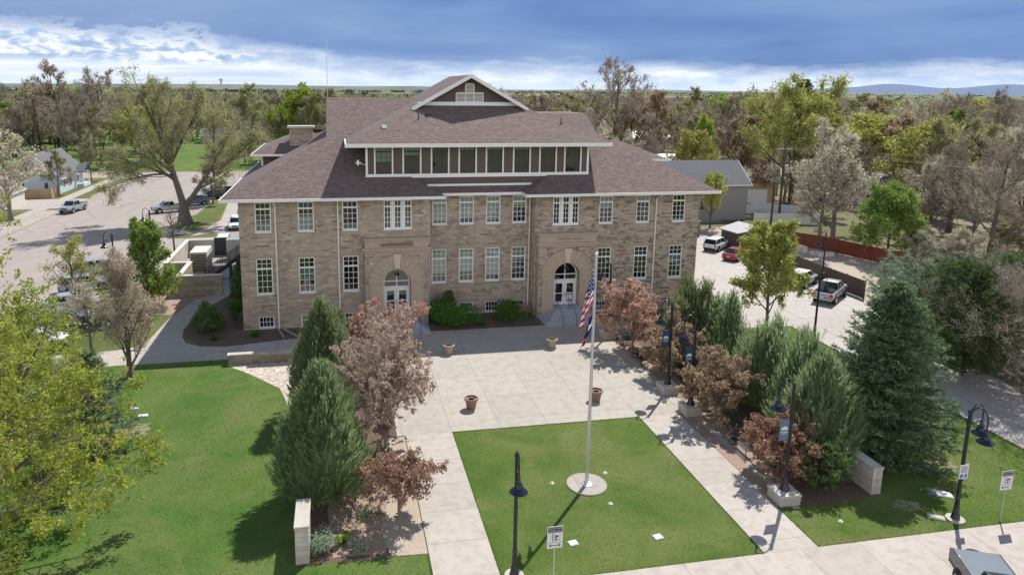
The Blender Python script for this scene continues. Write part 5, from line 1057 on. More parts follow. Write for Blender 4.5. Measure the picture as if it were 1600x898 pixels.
def far_wood():
    rng = np.random.default_rng(99); n = 2000; y = 262+760*rng.random(n)**1.4; a = -.56+1.42*rng.random(n); x = y*np.tan(a); H = rng.uniform(10, 16.5, n)*np.where(y > 650, .7, 1); R = H*rng.uniform(.34, .5, n)
    k = 260; i = np.repeat(np.arange(n), k); d = nrm(rng.normal(size=(n*k, 3))); rr = rng.random(n*k)**.4
    P = np.stack([x[i], y[i], H[i]*.58], 1)+d*np.stack([R[i], R[i], H[i]*.44], 1)*rr[:, None]; P[:, 2] = np.maximum(P[:, 2], .5)
    v, f = quads(P, rng.uniform(.35, 1.1, n*k)*(.6+y[i]/600), rng, .3); m_ = rng.integers(0, 4, n)[i]; ch = []
    for q in range(4):
        s = m_ == q; idx = np.where(s)[0]; vv = v.reshape(-1, 4, 3)[idx].reshape(-1, 3); ff = np.arange(len(idx))[:, None]*4+np.array([[0, 1, 2, 3]]); ch.append((vv, ff, q))
    T = dict(P=np.stack([x, y, np.zeros(n)], 1), D=np.tile([[0, 0, 1.]], (n, 1)), L=H*.8, R=np.full(n, .35), B=rng.normal(size=(n, 3))*.05); tv, tf = tubes(T, 2, 4); ch.append((tv, tf, 4))
    o = bpy.data.objects.new('far_wood', np_mesh('far_wood', ch, ['far_wood_leaves', 'brown_twig', 'olive_bud', 'grey_twig', 'bark_dark'])); COL.objects.link(o)
    tag(o, 'far off mass of bare and budding trees out to the fields', 'wood', None, 'stuff')
far_wood()
def shelter():
    rng = np.random.default_rng(98); n = 900; y = 1100+4300*rng.random(n)**1.2; a = -.6+1.45*rng.random(n); row = rng.integers(0, 40, n); a = np.where(rng.random(n) < .75, -.6+row*.036+rng.normal(size=n)*.008, a); y = np.where(rng.random(n) < .7, 1200+row*97 % 3800+rng.normal(size=n)*12, y); x = y*np.tan(a)
    k = 14; i = np.repeat(np.arange(n), k); P = np.stack([x[i], y[i], np.full(n*k, 3.5)], 1)+rng.normal(size=(n*k, 3))*[7, 4, 2.2]; P[:, 2] = np.maximum(P[:, 2], 1); v, f = quads(P, rng.uniform(4, 8, n*k), rng, .3)
    o = bpy.data.objects.new('shelter_belts', np_mesh('shelter_belts', [(v, f, 0)], ['fir_dark'])); COL.objects.link(o); tag(o, 'distant lines of dark trees between the fields', 'trees', None, 'stuff')
shelter()
# ---------------------------------------------------------------- street lamps
def lamp(loc, label, arm=(-1, 0), pedestal=True, banner=None, arms2=None, group='gooseneck lamps with bell shades', signs=False):
    x, y = loc; e = empty('street_lamp', (x, y, 0), label, 'street lamp', group); z0 = 0.
    if pedestal:
        mb = MB(); mb.rbox((x, y), 1.12, 1.12, .46, 0, 0); mb.rbox((x, y), 1.2, 1.2, .14, 0, .46); z0 = .6
        p_ = mb.part('pedestal', 'pale_stone', e, bevel=.03)
    else:
        mb = MB(); mb.lathe((x, y, 0), [(.42, 0), (.42, .09), (.40, .1)], 20); mb.part('footing', 'pale_stone', e)
    mb = MB(); mb.lathe((x, y, z0), [(.25, 0), (.25, .06), (.2, .12), (.16, .35), (.13, .42), (.15, .46), (.12, .5), (.10, 1.15), (.12, 1.2), (.085, 1.28), (.075, 1.32)], 16); mb.part('base', 'dark_bronze', e, True)
    mb = MB(); mb.lathe((x, y, z0), [(.092, 1.3), (.075, 5.55), (.095, 5.56), (.095, 5.68), (.03, 5.76)], 12); mb.part('pole', 'dark_bronze', e, True)
    for dx, dy in [arm]+([arms2] if arms2 else []):
        l = math.hypot(dx, dy); dx, dy = dx/l, dy/l
        mb = MB(); P = [(x+dx*(.06), y+dy*.06, z0+5.3)]+[(x+dx*(.42-.36*cos(a)), y+dy*(.42-.36*cos(a)), z0+5.5+.5*sin(a)) for a in np.linspace(0, pi, 13)]+[(x+dx*.78, y+dy*.78, z0+5.1)]
        mb.tube(P, .036, 8); mb.tube([(x+dx*.06, y+dy*.06, z0+5.1), (x+dx*.3, y+dy*.3, z0+5.0), (x+dx*.5, y+dy*.5, z0+5.16), (x+dx*.74, y+dy*.74, z0+5.2)], .022, 6); mb.lathe((x+dx*.05, y+dy*.05, z0+5.05), [(.05, 0), (.06, .1), (.05, .4)], 8)
        mb.part('arm', 'dark_bronze', e, True)
        mb = MB(); mb.lathe((x+dx*.78, y+dy*.78, z0+4.42), [(.37, 0), (.38, .02), (.34, .07), (.24, .16), (.19, .2), (.17, .32), (.11, .4), (.12, .43), (.07, .5), (.07, .66), (.03, .72)], 22); s_ = mb.part('shade', 'navy_shade', e, True)
        mb = MB(); mb.lathe((x+dx*.78, y+dy*.78, z0+4.34), [(.02, 0), (.16, .02), (.24, .08), (.26, .09)], 16); mb.part('lens', 'lamp_glass', s_, True)
    if banner:
        mb = MB(); bx = x-.34; zb = z0+2.72; mb.box(bx-.26, bx+.26, y-.012, y+.012, zb, zb+1.12); b_ = mb.part('banner', banner, e)
        mb = MB(); mb.tube([(x-.62, y, zb+1.14), (x, y, zb+1.14)], .014, 6); mb.tube([(x-.62, y, zb-.02), (x, y, zb-.02)], .014, 6); mb.part('bracket', 'dark_bronze', e)
        mb = MB(); pts = [(bx-.17, zb+.56), (bx+.17, zb+.56), (bx+.19, zb+.64), (bx+.14, zb+.72), (bx+.05, zb+.77), (bx-.03, zb+.74), (bx-.1, zb+.73), (bx-.18, zb+.65)]; mb.prism_y(pts, y-.018, y-.013); mb.box(bx-.2, bx+.2, y-.018, y-.013, zb+.42, zb+.46); mb.box(bx-.13, bx+.13, y-.018, y-.013, zb+.34, zb+.365); mb.part('emblem', 'sign_white', b_)
    return e
lamp((22.0, 53.2), 'lamp nearest the hall, on a stone pedestal behind the rose pink crabapple', (-1, 0), True)
lamp((22.0, 42.25), 'lamp with navy banner on stone pedestal, farther of the two standing close together', (-1, 0), True, 'banner_blue')
lamp((22.0, 39.0), 'lamp with navy banner on stone pedestal, nearer of the two standing close together', (-1, 0), True, 'banner_blue')
lamp((21.95, 29.1), 'lamp with faded blue banner on a stone pedestal at the street end', (-1, 0), True, 'banner_faded')
lf = lamp((7.0, 25.95), 'lamp at the front edge of the centre lawn beside the parking sign', (-.14, -1), False)
lr = lamp((29.25, 26.15), 'double armed lamp carrying a blue and white sign on the east lawn', (1, .05), False, None, (.3, -1))
lamp((38.4, 49.1), 'lamp on the lawn corner beside the driveway in front of the silver pickup', (1, .2), False)
lamp((50.9, 64.8), 'lamp standing at the brown fence behind the pickup', (-1, 0), False)
lamp((-22.4, 74.3), 'lamp rising from the angled parking row behind the silver cars', (-1, -.1), False)
lamp((-22.3, 88.5), 'lamp near the big cottonwood beside the alley mouth', (-1, 0), False)
lamp((48.5, 88.0), 'lamp in front of the block wall by the white crossover', (1, 0), False)
# small notices on the double armed lamp
mb = MB(); x, y = 29.25, 26.15; mb.box(x-.24, x+.24, y-.11, y-.09, 2.25, 2.98); sg = mb.part('sign_plate', 'sign_white', lr)
mb = MB(); mb.box(x-.2, x-.02, y-.116, y-.111, 2.3, 2.5); mb.box(x+.05, x+.19, y-.116, y-.111, 2.3, 2.5); mb.part('blue_panel', 'sign_blue', sg)
mb = MB()
for k in range(4): mb.box(x-.19, x+.19-.05*(k % 2), y-.116, y-.111, 2.6+k*.085, 2.63+k*.085)
mb.part('lettering', 'sign_black', sg)
def parking_sign(loc, label, both):
    x, y = loc; e = empty('parking_sign', (x, y, 0), label, 'sign', 'back-in parking signs by the sidewalk')
    mb = MB(); mb.box(x-.025, x+.025, y-.02, y+.02, -.1, 2.35); mb.part('post', 'galvanised', e)
    z0, z1 = 1.72, 2.72; w = .34; mb = MB(); mb.box(x-w, x+w, y-.05, y-.03, z0, z1); p_ = mb.part('sign_plate', 'sign_white', e, bevel=.01)
    f = y-.052; mb = MB(); mb.box(x-w+.03, x+w-.03, f-.002, f, z1-.27, z1-.03); hd = mb.part('header', 'sign_black', p_)
    mb = MB(); add_text(mb, 'BACK-IN ANGLE', .085, (x, f-.004, z1-.09), .95, .001); add_text(mb, 'PARKING ONLY', .085, (x, f-.004, z1-.2), .95, .001); mb.part('lettering', 'sign_white', p_)
    mb = MB()
    mb.box(x-w+.03, x+w-.03, f-.003, f, z0+.25, z0+.262)
    for k in range(5): zz = z0+.33+.078*k; mb.box(x-.13, x-.09, f-.003, f, zz, zz+.045); mb.box(x-.08, x-.05, f-.003, f, zz+.01, zz+.03)
    for a, b, c, d in ((.0, .07, .48, .6), (.08, .15, .52, .58), (.0, .06, .36, .44), (.1, .16, .36, .4)): mb.box(x+a, x+b, f-.003, f, z0+a*.2+c-.02, z0+d)
    mb.box(x+.2, x+.207, f-.003, f, z0+.32, z0+.66)
    mb.box(x-.2, x+.2, f-.003, f, z0+.12, z0+.15)
    for s in ((-1, 1) if both else (-1,)): mb.prism_y([(x+s*.27, z0+.135), (x+s*.17, z0+.195), (x+s*.17, z0+.075)][::s], f-.003, f)
    mb.part('symbols', 'sign_black', p_)
parking_sign((8.5, 25.2), 'back-in angle parking sign with a two way arrow in front of the centre lawn', True)
parking_sign((31.3, 25.65), 'back-in angle parking sign with a left arrow at the right edge', False)
# ---------------------------------------------------------------- flagpole and flags
fx, fy = 12.5, 32.15
mb = MB(); mb.lathe((fx, fy, -.02), [(1.06, 0), (1.06, .09), (1.03, .11)], 48); struct('flagpole_pad', mb, 'kerb_concrete')
fp = empty('flagpole', (fx, fy, 0), 'tall silver flagpole on a round concrete pad in the centre lawn', 'flagpole')
mb = MB(); mb.lathe((fx, fy, .09), [(.1, 0), (.098, 1), (.085, 5), (.065, 10), (.05, 12.35)], 16); mb.part('pole', 'pole_aluminium', fp, True)
mb = MB(); mb.lathe((fx, fy, .09), [(.3, 0), (.29, .03), (.16, .07), (.13, .13), (.11, .14)], 20); mb.part('collar', 'pole_aluminium', fp, True)
mb = MB(); mb.lathe((fx, fy, 12.42), [(.05, 0), (.09, .02), (.09, .12), (.04, .18)], 12); mb.part('truck', 'white_paint', fp, True)
mb = MB(); mb.tube([(fx-.1, fy-.06, 1.2), (fx-.09, fy-.06, 12.4)], .006, 4); mb.part('halyard', 'white_paint', fp)
def flag_mat(name, us):
    m = MT(name); uv = m.n('UVMap', dict(uv_map='UVMap')); s = m.n('SeparateXYZ', Vector=uv.outputs[0]); u, v = s.outputs[0], s.outputs[1]
    white = (.72, .72, .74); blue = (.018, .035, .16); red = (.42, .02, .035)
    if us:
        st = m.math('MODULO', m.math('FLOOR', m.math('MULTIPLY', v, 13.)), 2.); c = m.mix(m.math('LESS_THAN', st, .5), white, red)
        can = m.math('MULTIPLY', m.math('LESS_THAN', u, .4), m.math('LESS_THAN', v, 7/13)); fu = m.math('SUBTRACT', m.math('FRACT', m.math('MULTIPLY', u, 14.)), .5); fv = m.math('SUBTRACT', m.math('FRACT', m.math('MULTIPLY', v, 10.4)), .5)
        star = m.math('LESS_THAN', m.math('ADD', m.math('MULTIPLY', fu, fu), m.math('MULTIPLY', fv, fv)), .075); c = m.mix(can, c, m.mix(star, blue, white))
    else:
        mid = m.math('MULTIPLY', m.math('GREATER_THAN', v, .33), m.math('LESS_THAN', v, .66)); c = m.mix(mid, blue, white)
        du = m.math('MULTIPLY', m.math('SUBTRACT', u, .42), 1.5); dv = m.math('SUBTRACT', v, .5); r = m.math('SQRT', m.math('ADD', m.math('MULTIPLY', du, du), m.math('MULTIPLY', dv, dv)))
        gap = m.math('MULTIPLY', m.math('GREATER_THAN', du, .0), m.math('LESS_THAN', m.math('ABSOLUTE', dv), .1))
        c = m.mix(m.math('MULTIPLY', m.math('LESS_THAN', r, .32), m.math('SUBTRACT', 1., gap)), c, red); c = m.mix(m.math('LESS_THAN', r, .16), c, (.75, .5, .05))
    d = m.n('BsdfDiffuse', Color=c); t = m.n('BsdfTranslucent', Color=c); mx = m.n('MixShader', Fac=.3); m.t.links.new(d.outputs[0], mx.inputs[1]); m.t.links.new(t.outputs[0], mx.inputs[2]); m.t.links.new(mx.outputs[0], m.o.inputs[0])
flag_mat('stars_and_stripes_cloth', True); flag_mat('state_flag_cloth', False)
def flag(name, z0, hoist, reach, drop, mt, label, seed, amp=.14):
    n, k = 44, 26; V = []; UV = []
    for j in range(k+1):
        for i in range(n+1):
            u, v = i/n, j/k; x = -reach*(u**.85)*(.55+.45*v**.7); z = -v*hoist*(1-.0*u)-drop*u**1.15
            V.append((x-.08-.04*sin(u*9+v*3+seed)*u, -.05+amp*u**.7*sin(u*15-v*2.5+seed)+.05*sin(v*9+u*4), z+.03*sin(u*14+seed)))
            UV.append((u*.62, v*.85))
    F = [(j*(n+1)+i, j*(n+1)+i+1, (j+1)*(n+1)+i+1, (j+1)*(n+1)+i) for j in range(k) for i in range(n)]
    me = bpy.data.meshes.new(name); me.from_pydata(V, [], F); me.materials.append(MATS[mt]); uv = me.uv_layers.new(name='UVMap')
    for l in me.loops: uv.data[l.index].uv = UV[l.vertex_index]
    o = bpy.data.objects.new(name, me); COL.objects.link(o); o.location = (fx, fy, z0); fin(o, True, 0); tag(o, label, 'flag')
flag('national_flag', 11.8, 1.85, .66, 1.45, 'stars_and_stripes_cloth', 'limp red white and blue flag with stars and stripes at the top of the flagpole', 1.)
flag('state_flag', 9.5, .9, .55, 1.1, 'state_flag_cloth', 'limp dark blue and white flag with a red ring hanging below the striped flag', 2.4, .1)
# ---------------------------------------------------------------- planters, benches, plaques
def planter(loc, label, mt='planter_clay'):
    x, y = loc; e = empty('planter', (x, y, .04), label, 'planter', 'round planters on the plaza')
    mb = MB(); mb.lathe((x, y, .04), [(.27, 0), (.29, .03), (.37, .55), (.38, .6), (.46, .63), (.47, .74), (.44, .76), (.37, .75), (.35, .64)], 28); mb.part('pot', mt, e, True)
    mb = MB(); mb.lathe((x, y, .6), [(.34, 0), (.34, .05), (.2, .08)], 20); mb.part('soil', 'soil', e)
planter((8.2, 51.6), 'clay planter nearest the bushes, on the left by the hall'); planter((8.15, 41.9), 'brown clay planter at the near left of the plaza, above the lawn corner', 'planter_brown'); planter((16.6, 51.6), 'clay planter in front of the TOWN HALL steps'); planter((16.6, 41.7), 'brown planter directly behind the flagpole', 'planter_brown')
def bench(loc, label, rz=pi/2):
    e = empty('park_bench', (0, 0, 0), label, 'bench', 'black metal benches facing the east walk')
    L = 1.7; mb = MB()
    for k in range(9): y = -.22+k*.055; mb.box(-L/2, L/2, y, y+.035, .43+.01*abs(k-4)/4, .448+.01*abs(k-4)/4)
    mb.part('seat', 'black_metal', e)
    mb = MB()
    for k in range(26): x = -L/2+.05+k*(L-.1)/25; mb.tube([(x, .25, .46), (x, .33, .84)], .008, 4)
    mb.tube([(-L/2, .33, .85), (L/2, .33, .85)], .02, 6); mb.tube([(-L/2, .25, .45), (L/2, .25, .45)], .018, 6); mb.part('backrest', 'black_metal', e)
    for s in (-1, 1):
        x = s*L/2; mb = MB(); mb.tube([(x, -.24, 0), (x, -.24, .62), (x, -.2, .66), (x, .28, .66)], .02, 6); mb.part('armrest', 'black_metal', e)
        mb = MB(); mb.tube([(x, .3, .85), (x, .22, .44), (x, .34, 0)], .02, 6); mb.tube([(x, -.24, .02), (x, .34, .02)], .018, 6); mb.part('leg', 'black_metal', e)
    e.location = (loc[0], loc[1], .03); e.rotation_euler = (0, 0, rz)
bench((22.35, 47.6), 'black metal bench under the rose pink crabapple', -pi/2); bench((22.5, 33.9), 'black metal bench between the middle and nearest crabapples of the east bed', -pi/2); bench((22.6, 51.9), 'black metal bench behind the flag against the hall end of the east bed', -pi/2+.1)
for (x, y), w, d, rz, lb in (((14.25, 27.35), .42, .34, .15, 'white plaque set in the lawn right of the parking sign'), ((10.2, 27.6), .42, .34, .15, 'white plaque set in the lawn beside the parking sign'), ((28.45, 26.45), .75, .38, -.6, 'pale stone plaque on the lawn left of the double armed lamp'), ((30.5, 28.1), .75, .5, -.5, 'white plaque lying on the lawn behind the double armed lamp'), ((-12.4, 44.3), .55, .35, .1, 'white plaque nearer the juniper bed on the west lawn'), ((-13.25, 45.5), .55, .35, .1, 'white plaque nearer the garden path on the west lawn')):
    mb = MB(); mb.rbox((x, y), w, d, .1, rz, -.03); mb.rbox((x, y), w*.9, d*.86, .02, rz, .07); mb.thing('plaque', 'pale_stone' if 'stone' in lb else 'sign_white', lb, 'plaque', (x, y, 0), 'plaques set in the lawn')
mb = MB(); mb.rbox((30.05, 28.35), .5, .45, .06, -.5, 0); mb.rbox((30.05, 28.35), .42, .37, .02, -.5, .06); mb.thing('utility_cover', 'banner_faded', 'blue cover lying beside the white plaque behind the double armed lamp', 'cover', (30.05, 28.35, 0))
for x, y, lb in ((10.75, 32.6, 'small white lawn light left of the flagpole pad'), (13.9, 33.1, 'small white lawn light behind the flagpole pad'), (13.1, 30.3, 'small white lawn light in front of the flagpole pad'), (23.6, 27.0, 'small pale light in the grass below the low stone end wall')):
    mb = MB(); mb.lathe((x, y, 0), [(.11, 0), (.11, .02), (.07, .04), (.06, .07), (.02, .09)], 12); mb.thing('lawn_light', 'sign_white', lb, 'light', (x, y, 0), 'ground lights in the lawn')
# ---------------------------------------------------------------- garden walls
def wall_thing(name, label, x0, x1, y0, y1, h, mt, cap='pale_stone', over=.04, capt=.1, cat='wall', z0=-.1):
    e = empty(name, ((x0+x1)/2, (y0+y1)/2, 0), label, cat); mb = MB(); mb.box(x0, x1, y0, y1, z0, h); mb.part('masonry', mt, e)
    mb = MB(); mb.box(x0-over, x1+over, y0-over, y1+over, h+.001, h+capt); mb.part('cap', cap, e, bevel=.015); return e
wall_thing('stone_pier', 'pale stone pier wall at the street end of the west bed', -2.2, -1.62, 28.3, 30.4, 1.72, 'pale_stone')
wall_thing('stone_end_wall', 'pale stone end wall at the street end of the east bed below the biggest juniper', 26.75, 27.3, 28.75, 31.3, 1.4, 'pale_stone')
wall_thing('low_stone_wall', 'low stone retaining wall above the river rock', -8.4, -2.4, 52.05, 52.5, .7, 'cut_stone_block')
# service enclosure at the west side
en = empty('service_enclosure', (-14, 78, 0), 'stone walled service enclosure with pale coping beside the hall', 'enclosure')
for i, (x0, x1, y0, y1, h, mt) in enumerate(((-15.85, -11.6, 71.0, 71.35, 1.95, 'cut_stone_block'), (-15.85, -15.5, 71.35, 76.6, 1.95, 'cut_stone_block'), (-18.3, -15.5, 76.6, 76.95, 1.95, 'cut_stone_block'), (-18.3, -17.95, 76.95, 88, 1.95, 'pale_stone'), (-18.3, -11.8, 88, 88.3, 1.95, 'pale_stone'))):
    mb = MB(); mb.box(x0, x1, y0, y1, -.1, h); mb.part('masonry', mt, en)
    mb = MB(); mb.box(x0-.05, x1+.05, y0-.05+.052*(i % 2), y1+.05-.052*(i % 2), h+.001+.002*i, h+.12+.002*i); mb.part('coping', 'pale_wall', en)
mb = MB(); mb.box(-15.5, -11.6, 71.35, 76.5, .0, .06); mb.part('landing', 'grey_steps', en)
mb = MB(); mb.box(-17.9, -11.9, 77, 88, .0, .08); mb.part('pad', 'kerb_concrete', en)
cu = empty('cooling_unit', (-14.8, 81, .08), 'tall pale equipment cabinet with a louvred front in the service enclosure', 'equipment cabinet')
mb = MB(); mb.box(-16.2, -14.4, 79.3, 82.6, .08, 2.5); mb.part('cabinet', 'pale_wall', cu, bevel=.03)
mb = MB()
for k in range(12): mb.box(-16.1, -14.5, 79.24, 79.298, .3+k*.17, .4+k*.17)
mb.part('louvre', 'bark_dark', cu)
cu = empty('metal_cabinet', (-12.2, 86, 0), 'light blue grey metal cabinet behind the stair railing', 'cabinet')
mb = MB(); mb.box(-13.2, -11.2, 85.2, 86.6, 0, 2.5); mb.part('cabinet', 'galvanised', cu, bevel=.03); mb = MB(); mb.box(-13.24, -11.16, 85.16, 86.64, 2.501, 2.56); mb.part('lid', 'galvanised', cu)
mb = MB(); mb.box(-15.0, -13.2, 87.8, 87.95, .1, 2.3); mb.thing('louvred_gate', 'black_metal', 'dark louvred gate at the back of the service enclosure', 'gate', (-14.1, 87.9, 0))
st = empty('steel_stair', (-11.0, 75.9, 0), 'black steel stair with horizontal rails between the stone enclosure and the hall', 'staircase')
mb = MB()
for yy in (75.3, 76.5): mb.beam((-14.0, yy, .35), (-9.9, yy, 3.25), .06, .32)
for k in range(17): t = (k+.5)/17; mb.box(-14.0+4.1*t-.13, -14.0+4.1*t+.15, 75.32, 76.48, .18+2.9*t, .22+2.9*t); mb.box(-14.0+4.1*t+.13, -14.0+4.1*t+.15, 75.32, 76.48, .0+2.9*t, .18+2.9*t)
mb.box(-9.95, -8.25, 75.2, 76.6, 2.95, 3.1)
for x in (-9.8, -11.5): mb.box(x, x+.12, 75.3, 75.42, 0, 3.0 if x > -10 else 1.9); mb.box(x, x+.12, 76.38, 76.5, 0, 3.0 if x > -10 else 1.9)
mb.part('flight', 'black_metal', st)
for yy in (75.28, 76.52):
    mb = MB()
    for q in range(6): mb.tube([(-14.0, yy, .45+.19*q), (-9.9, yy, 3.3+.19*q), (-8.3, yy, 3.3+.19*q)], .02 if q < 5 else .032, 5)
    for k in range(6): t = k/5; mb.tube([(-14.0+4.1*t, yy, .25+2.85*t), (-14.0+4.1*t, yy, 1.4+2.85*t)], .026, 5)
    mb.part('railing', 'black_metal', st)
gr = MB()
for q in range(4): gr.tube([(-15.3, 71.8, .35+.22*q), (-15.3, 74.6, .35+.22*q)], .018, 5); gr.tube([(-15.3, 74.6, .35+.22*q), (-13.6, 76.3, .35+.22*q)], .018, 5)
for x, y in ((-15.3, 71.8), (-15.3, 73.2), (-15.3, 74.6), (-13.6, 76.3)): gr.tube([(x, y, 0), (x, y, 1.1)], .022, 5)
gr.thing('guard_rail', 'black_metal', 'short black guard rail inside the stone enclosure wall', 'railing', (-15, 74, 0))
mb = MB(); mb.tube([(-17.2, 89.2, 0), (-17.2, 89.2, .85), (-17.1, 89.2, 1.0), (-16.7, 89.2, 1.0), (-16.6, 89.2, .85), (-16.6, 89.2, 0)], .04, 8); mb.thing('bike_rack', 'dark_bronze', 'dark hooped pipe standing behind the service enclosure', 'bike rack', (-17, 89.2, 0), smooth=True)
mb = MB(); mb.lathe((-16.9, 78.2, .08), [(.11, 0), (.12, .1), (.12, .5), (.16, .52), (.16, .6), (.1, .75), (.03, .8)], 12); mb.thing('standpipe', 'red_paint', 'small red standpipe in the service enclosure', 'standpipe', (-16.9, 78.2, 0), smooth=True)
mb = MB(); mb.lathe((-10.75, 81.5, .04), [(.3, 0), (.36, .9), (.38, .95), (.3, 1.05)], 14); mb.thing('waste_bin', 'galvanised', 'grey bin on the path between the steel stair and the hall', 'bin', (-10.75, 81.5, 0), smooth=True)
for x, y, lb in ((-13.6, 69.2, 'small grey junction cover in the mulch in front of the enclosure, in the shade'), (-15.4, 68.2, 'small grey junction cover in the sunlit mulch in front of the enclosure')):
    mb = MB(); mb.rbox((x, y), .6, .45, .12, .2, 0); mb.rbox((x, y), .5, .35, .03, .2, .12); mb.thing('utility_cover', 'galvanised', lb, 'cover', (x, y, 0))
# ---------------------------------------------------------------- vehicles (front towards +x)
def vehicle(kind, pt, label, loc, rz, cat='car', dark_trim=False, group=None):
    e = empty({'pickup': 'pickup_truck', 'suv': 'parked_car', 'sedan': 'parked_car'}[kind], (0, 0, 0), label, cat, group)
    K = dict(suv=dict(L=4.65, W=.93, b=.36, belt=1.06, top=1.68, g0=(-2.22, 1.15), g1=(-1.95, .35), r=.36, wb=(-1.38, 1.4)),
             sedan=dict(L=4.75, W=.92, b=.30, belt=.92, top=1.42, g0=(-1.95, 1.25), g1=(-1.05, .3), r=.34, wb=(-1.42, 1.42)),
             pickup=dict(L=5.7, W=.98, b=.5, belt=1.22, top=1.88, g0=(-.55, 1.55), g1=(-.4, .75), r=.41, wb=(-1.75, 1.85)))[kind]
    h, W, b, bl = K['L']/2, K['W'], K['b'], K['belt']
    def ring(x, w, z0, z1, zs): return [(x, -w*.86, z0), (x, -w, z0+.18), (x, -w, zs), (x, -w*.94, z1-.03), (x, -w*.82, z1), (x, w*.82, z1), (x, w*.94, z1-.03), (x, w, zs), (x, w, z0+.18), (x, w*.86, z0)]
    if kind == 'pickup': S = [(-h+.0, W*.93, b+.1, bl-.05, .95), (-h+.1, W, b, bl, 1.0), (-.5, W, b-.05, bl, 1.0), (1.5, W, b-.05, bl, 1.0), (h-.5, W*.97, b, bl-.08, .95), (h-.12, W*.92, b+.02, bl-.16, .9), (h, W*.84, b+.1, bl-.3, .85)]
    elif kind == 'suv': S = [(-h, W*.88, b+.12, bl-.06, .8), (-h+.12, W*.97, b, bl, .9), (-1, W, b-.05, bl, .92), (.9, W, b-.05, bl-.01, .9), (1.3, W*.99, b-.05, bl-.03, .88), (h-.35, W*.95, b, bl-.16, .78), (h-.08, W*.86, b+.02, bl-.3, .68), (h, W*.76, b+.1, bl-.4, .6)]
    else: S = [(-h, W*.85, b+.12, bl-.1, .7), (-h+.15, W*.95, b, bl+.02, .78), (-1.6, W, b-.05, bl+.03, .8), (.9, W, b-.05, bl, .78), (1.5, W*.98, b-.05, bl-.06, .74), (h-.3, W*.92, b, bl-.2, .62), (h-.05, W*.82, b+.02, bl-.32, .52), (h, W*.74, b+.1, bl-.4, .5)]
    if kind != 'pickup': mb = MB(); mb.loft([ring(*s) for s in S])
    else:
        mb = MB(); mb.loft([ring(*s) for s in S[2:]]); z1 = .8
        mb.loft([ring(x, w, z0, z1, .74) for x, w, z0, _, zs in S[:3]]); x0, x1 = -h+.02, -.5
        for s in (-1, 1): mb.box(x0+.05, x1, s*W*.985, s*(W-.11), .78, bl)
        mb.box(x0, x0+.08, -W*.97, W*.97, .78, bl-.01)
    bd = mb.part('body', pt, e, bevel=.035)
    if kind == 'pickup':
        mb = MB(); mb.box(-h+.1, -.52, -W+.12, W-.12, .79 if not dark_trim else bl-.01, .82 if not dark_trim else bl+.03); mb.part('bed_liner' if not dark_trim else 'bed_cover', 'black_metal' if not dark_trim else 'car_grey', e)
    (a0, a1), (c0, c1), tp = K['g0'], K['g1'], K['top']; w0, w1 = W*.9, W*.72
    lo = [(a0, -w0, bl-.02), (a1, -w0*.9, bl-.02), (a1, w0*.9, bl-.02), (a0, w0, bl-.02)]; hi = [(c0, -w1, tp-.04), (c1, -w1, tp-.04), (c1, w1, tp-.04), (c0, w1, tp-.04)]
    mb = MB(); mb.loft([lo, hi]); mb.part('windows', 'car_glass', e)
    mb = MB(); mb.loft([[(c0-.1, -w1-.03, tp-.06), (c1+.12, -w1-.03, tp-.06), (c1+.12, w1+.03, tp-.06), (c0-.1, w1+.03, tp-.06)], [(c0-.04, -w1*.97, tp), (c1+.02, -w1*.97, tp), (c1+.02, w1*.97, tp), (c0-.04, w1*.97, tp)], [(c0+.2, -w1*.8, tp+.035), (c1-.25, -w1*.8, tp+.035), (c1-.25, w1*.8, tp+.035), (c0+.2, w1*.8, tp+.035)]])
    lo2, hi2 = [np.array(p)*[1, 1.01, 1] for p in lo], [np.array(p)*[1, 1.02, 1] for p in hi]
    for k in range(4): mb.tube([lo2[k], hi2[k]], .045, 5)
    for s, (pl, ph) in ((0, (lo2[0], lo2[1])), (1, (lo2[3], lo2[2]))):
        for t, u in ((.52, .5), (.24, .18)) if kind == 'suv' else ((.5, .48),):
            q = (np.array(hi2[0 if s == 0 else 3])*(1-u)+np.array(hi2[1 if s == 0 else 2])*u); mb.tube([np.array(pl)*(1-t)+np.array(ph)*t, q], .035, 5)
    mb.part('roof', pt, e, bevel=.01)
    for s in (-1, 1):
        mb = MB(); mb.box(a1-.28, a1-.12, s*W*.95, s*(W+.16), bl, bl+.16); mb.part('mirror', pt, e, bevel=.03)
        mb = MB(); z = .66 if kind == 'sedan' else .85; mb.box(h-.16, h-.01, s*W*.5, s*W*.8, z-.12+(.1 if kind == 'pickup' else 0), z+(.1 if kind == 'pickup' else -.02)); mb.part('headlight', 'head_light', e, bevel=.02)
        mb = MB(); mb.box(-h-.012, -h+.1, s*W*.66, s*W*.93, bl-.36, bl-.12 if kind != 'pickup' else bl-.02); mb.part('tail_light', 'tail_light', e, bevel=.01)
        for wx_ in K['wb']:
            r = K['r']; y = s*(W-.1); mb = MB(); mb.lathe((wx_, s*(W-.03), r+.02), [(r+.09, -.03), (r+.09, .035)], 20, 'y'); mb.part('wheel_arch', 'rubber', e)
            mb = MB(); mb.lathe((wx_, y, r), [(r*.75, -.12), (r*.96, -.11), (r, -.06), (r, .1), (r*.96, .14), (r*.7, .15)], 22, 'y') if s > 0 else mb.lathe((wx_, y, r), [(r*.7, -.15), (r*.96, -.14), (r, -.1), (r, .06), (r*.96, .11), (r*.75, .12)], 22, 'y')
            wo = mb.part('wheel', 'rubber', e, True); mb = MB(); mb.lathe((wx_, y+s*.155, r), [(r*.62, -.01), (r*.6, .01), (r*.2, .0)], 14, 'y'); mb.part('rim', 'rim_alloy', wo)
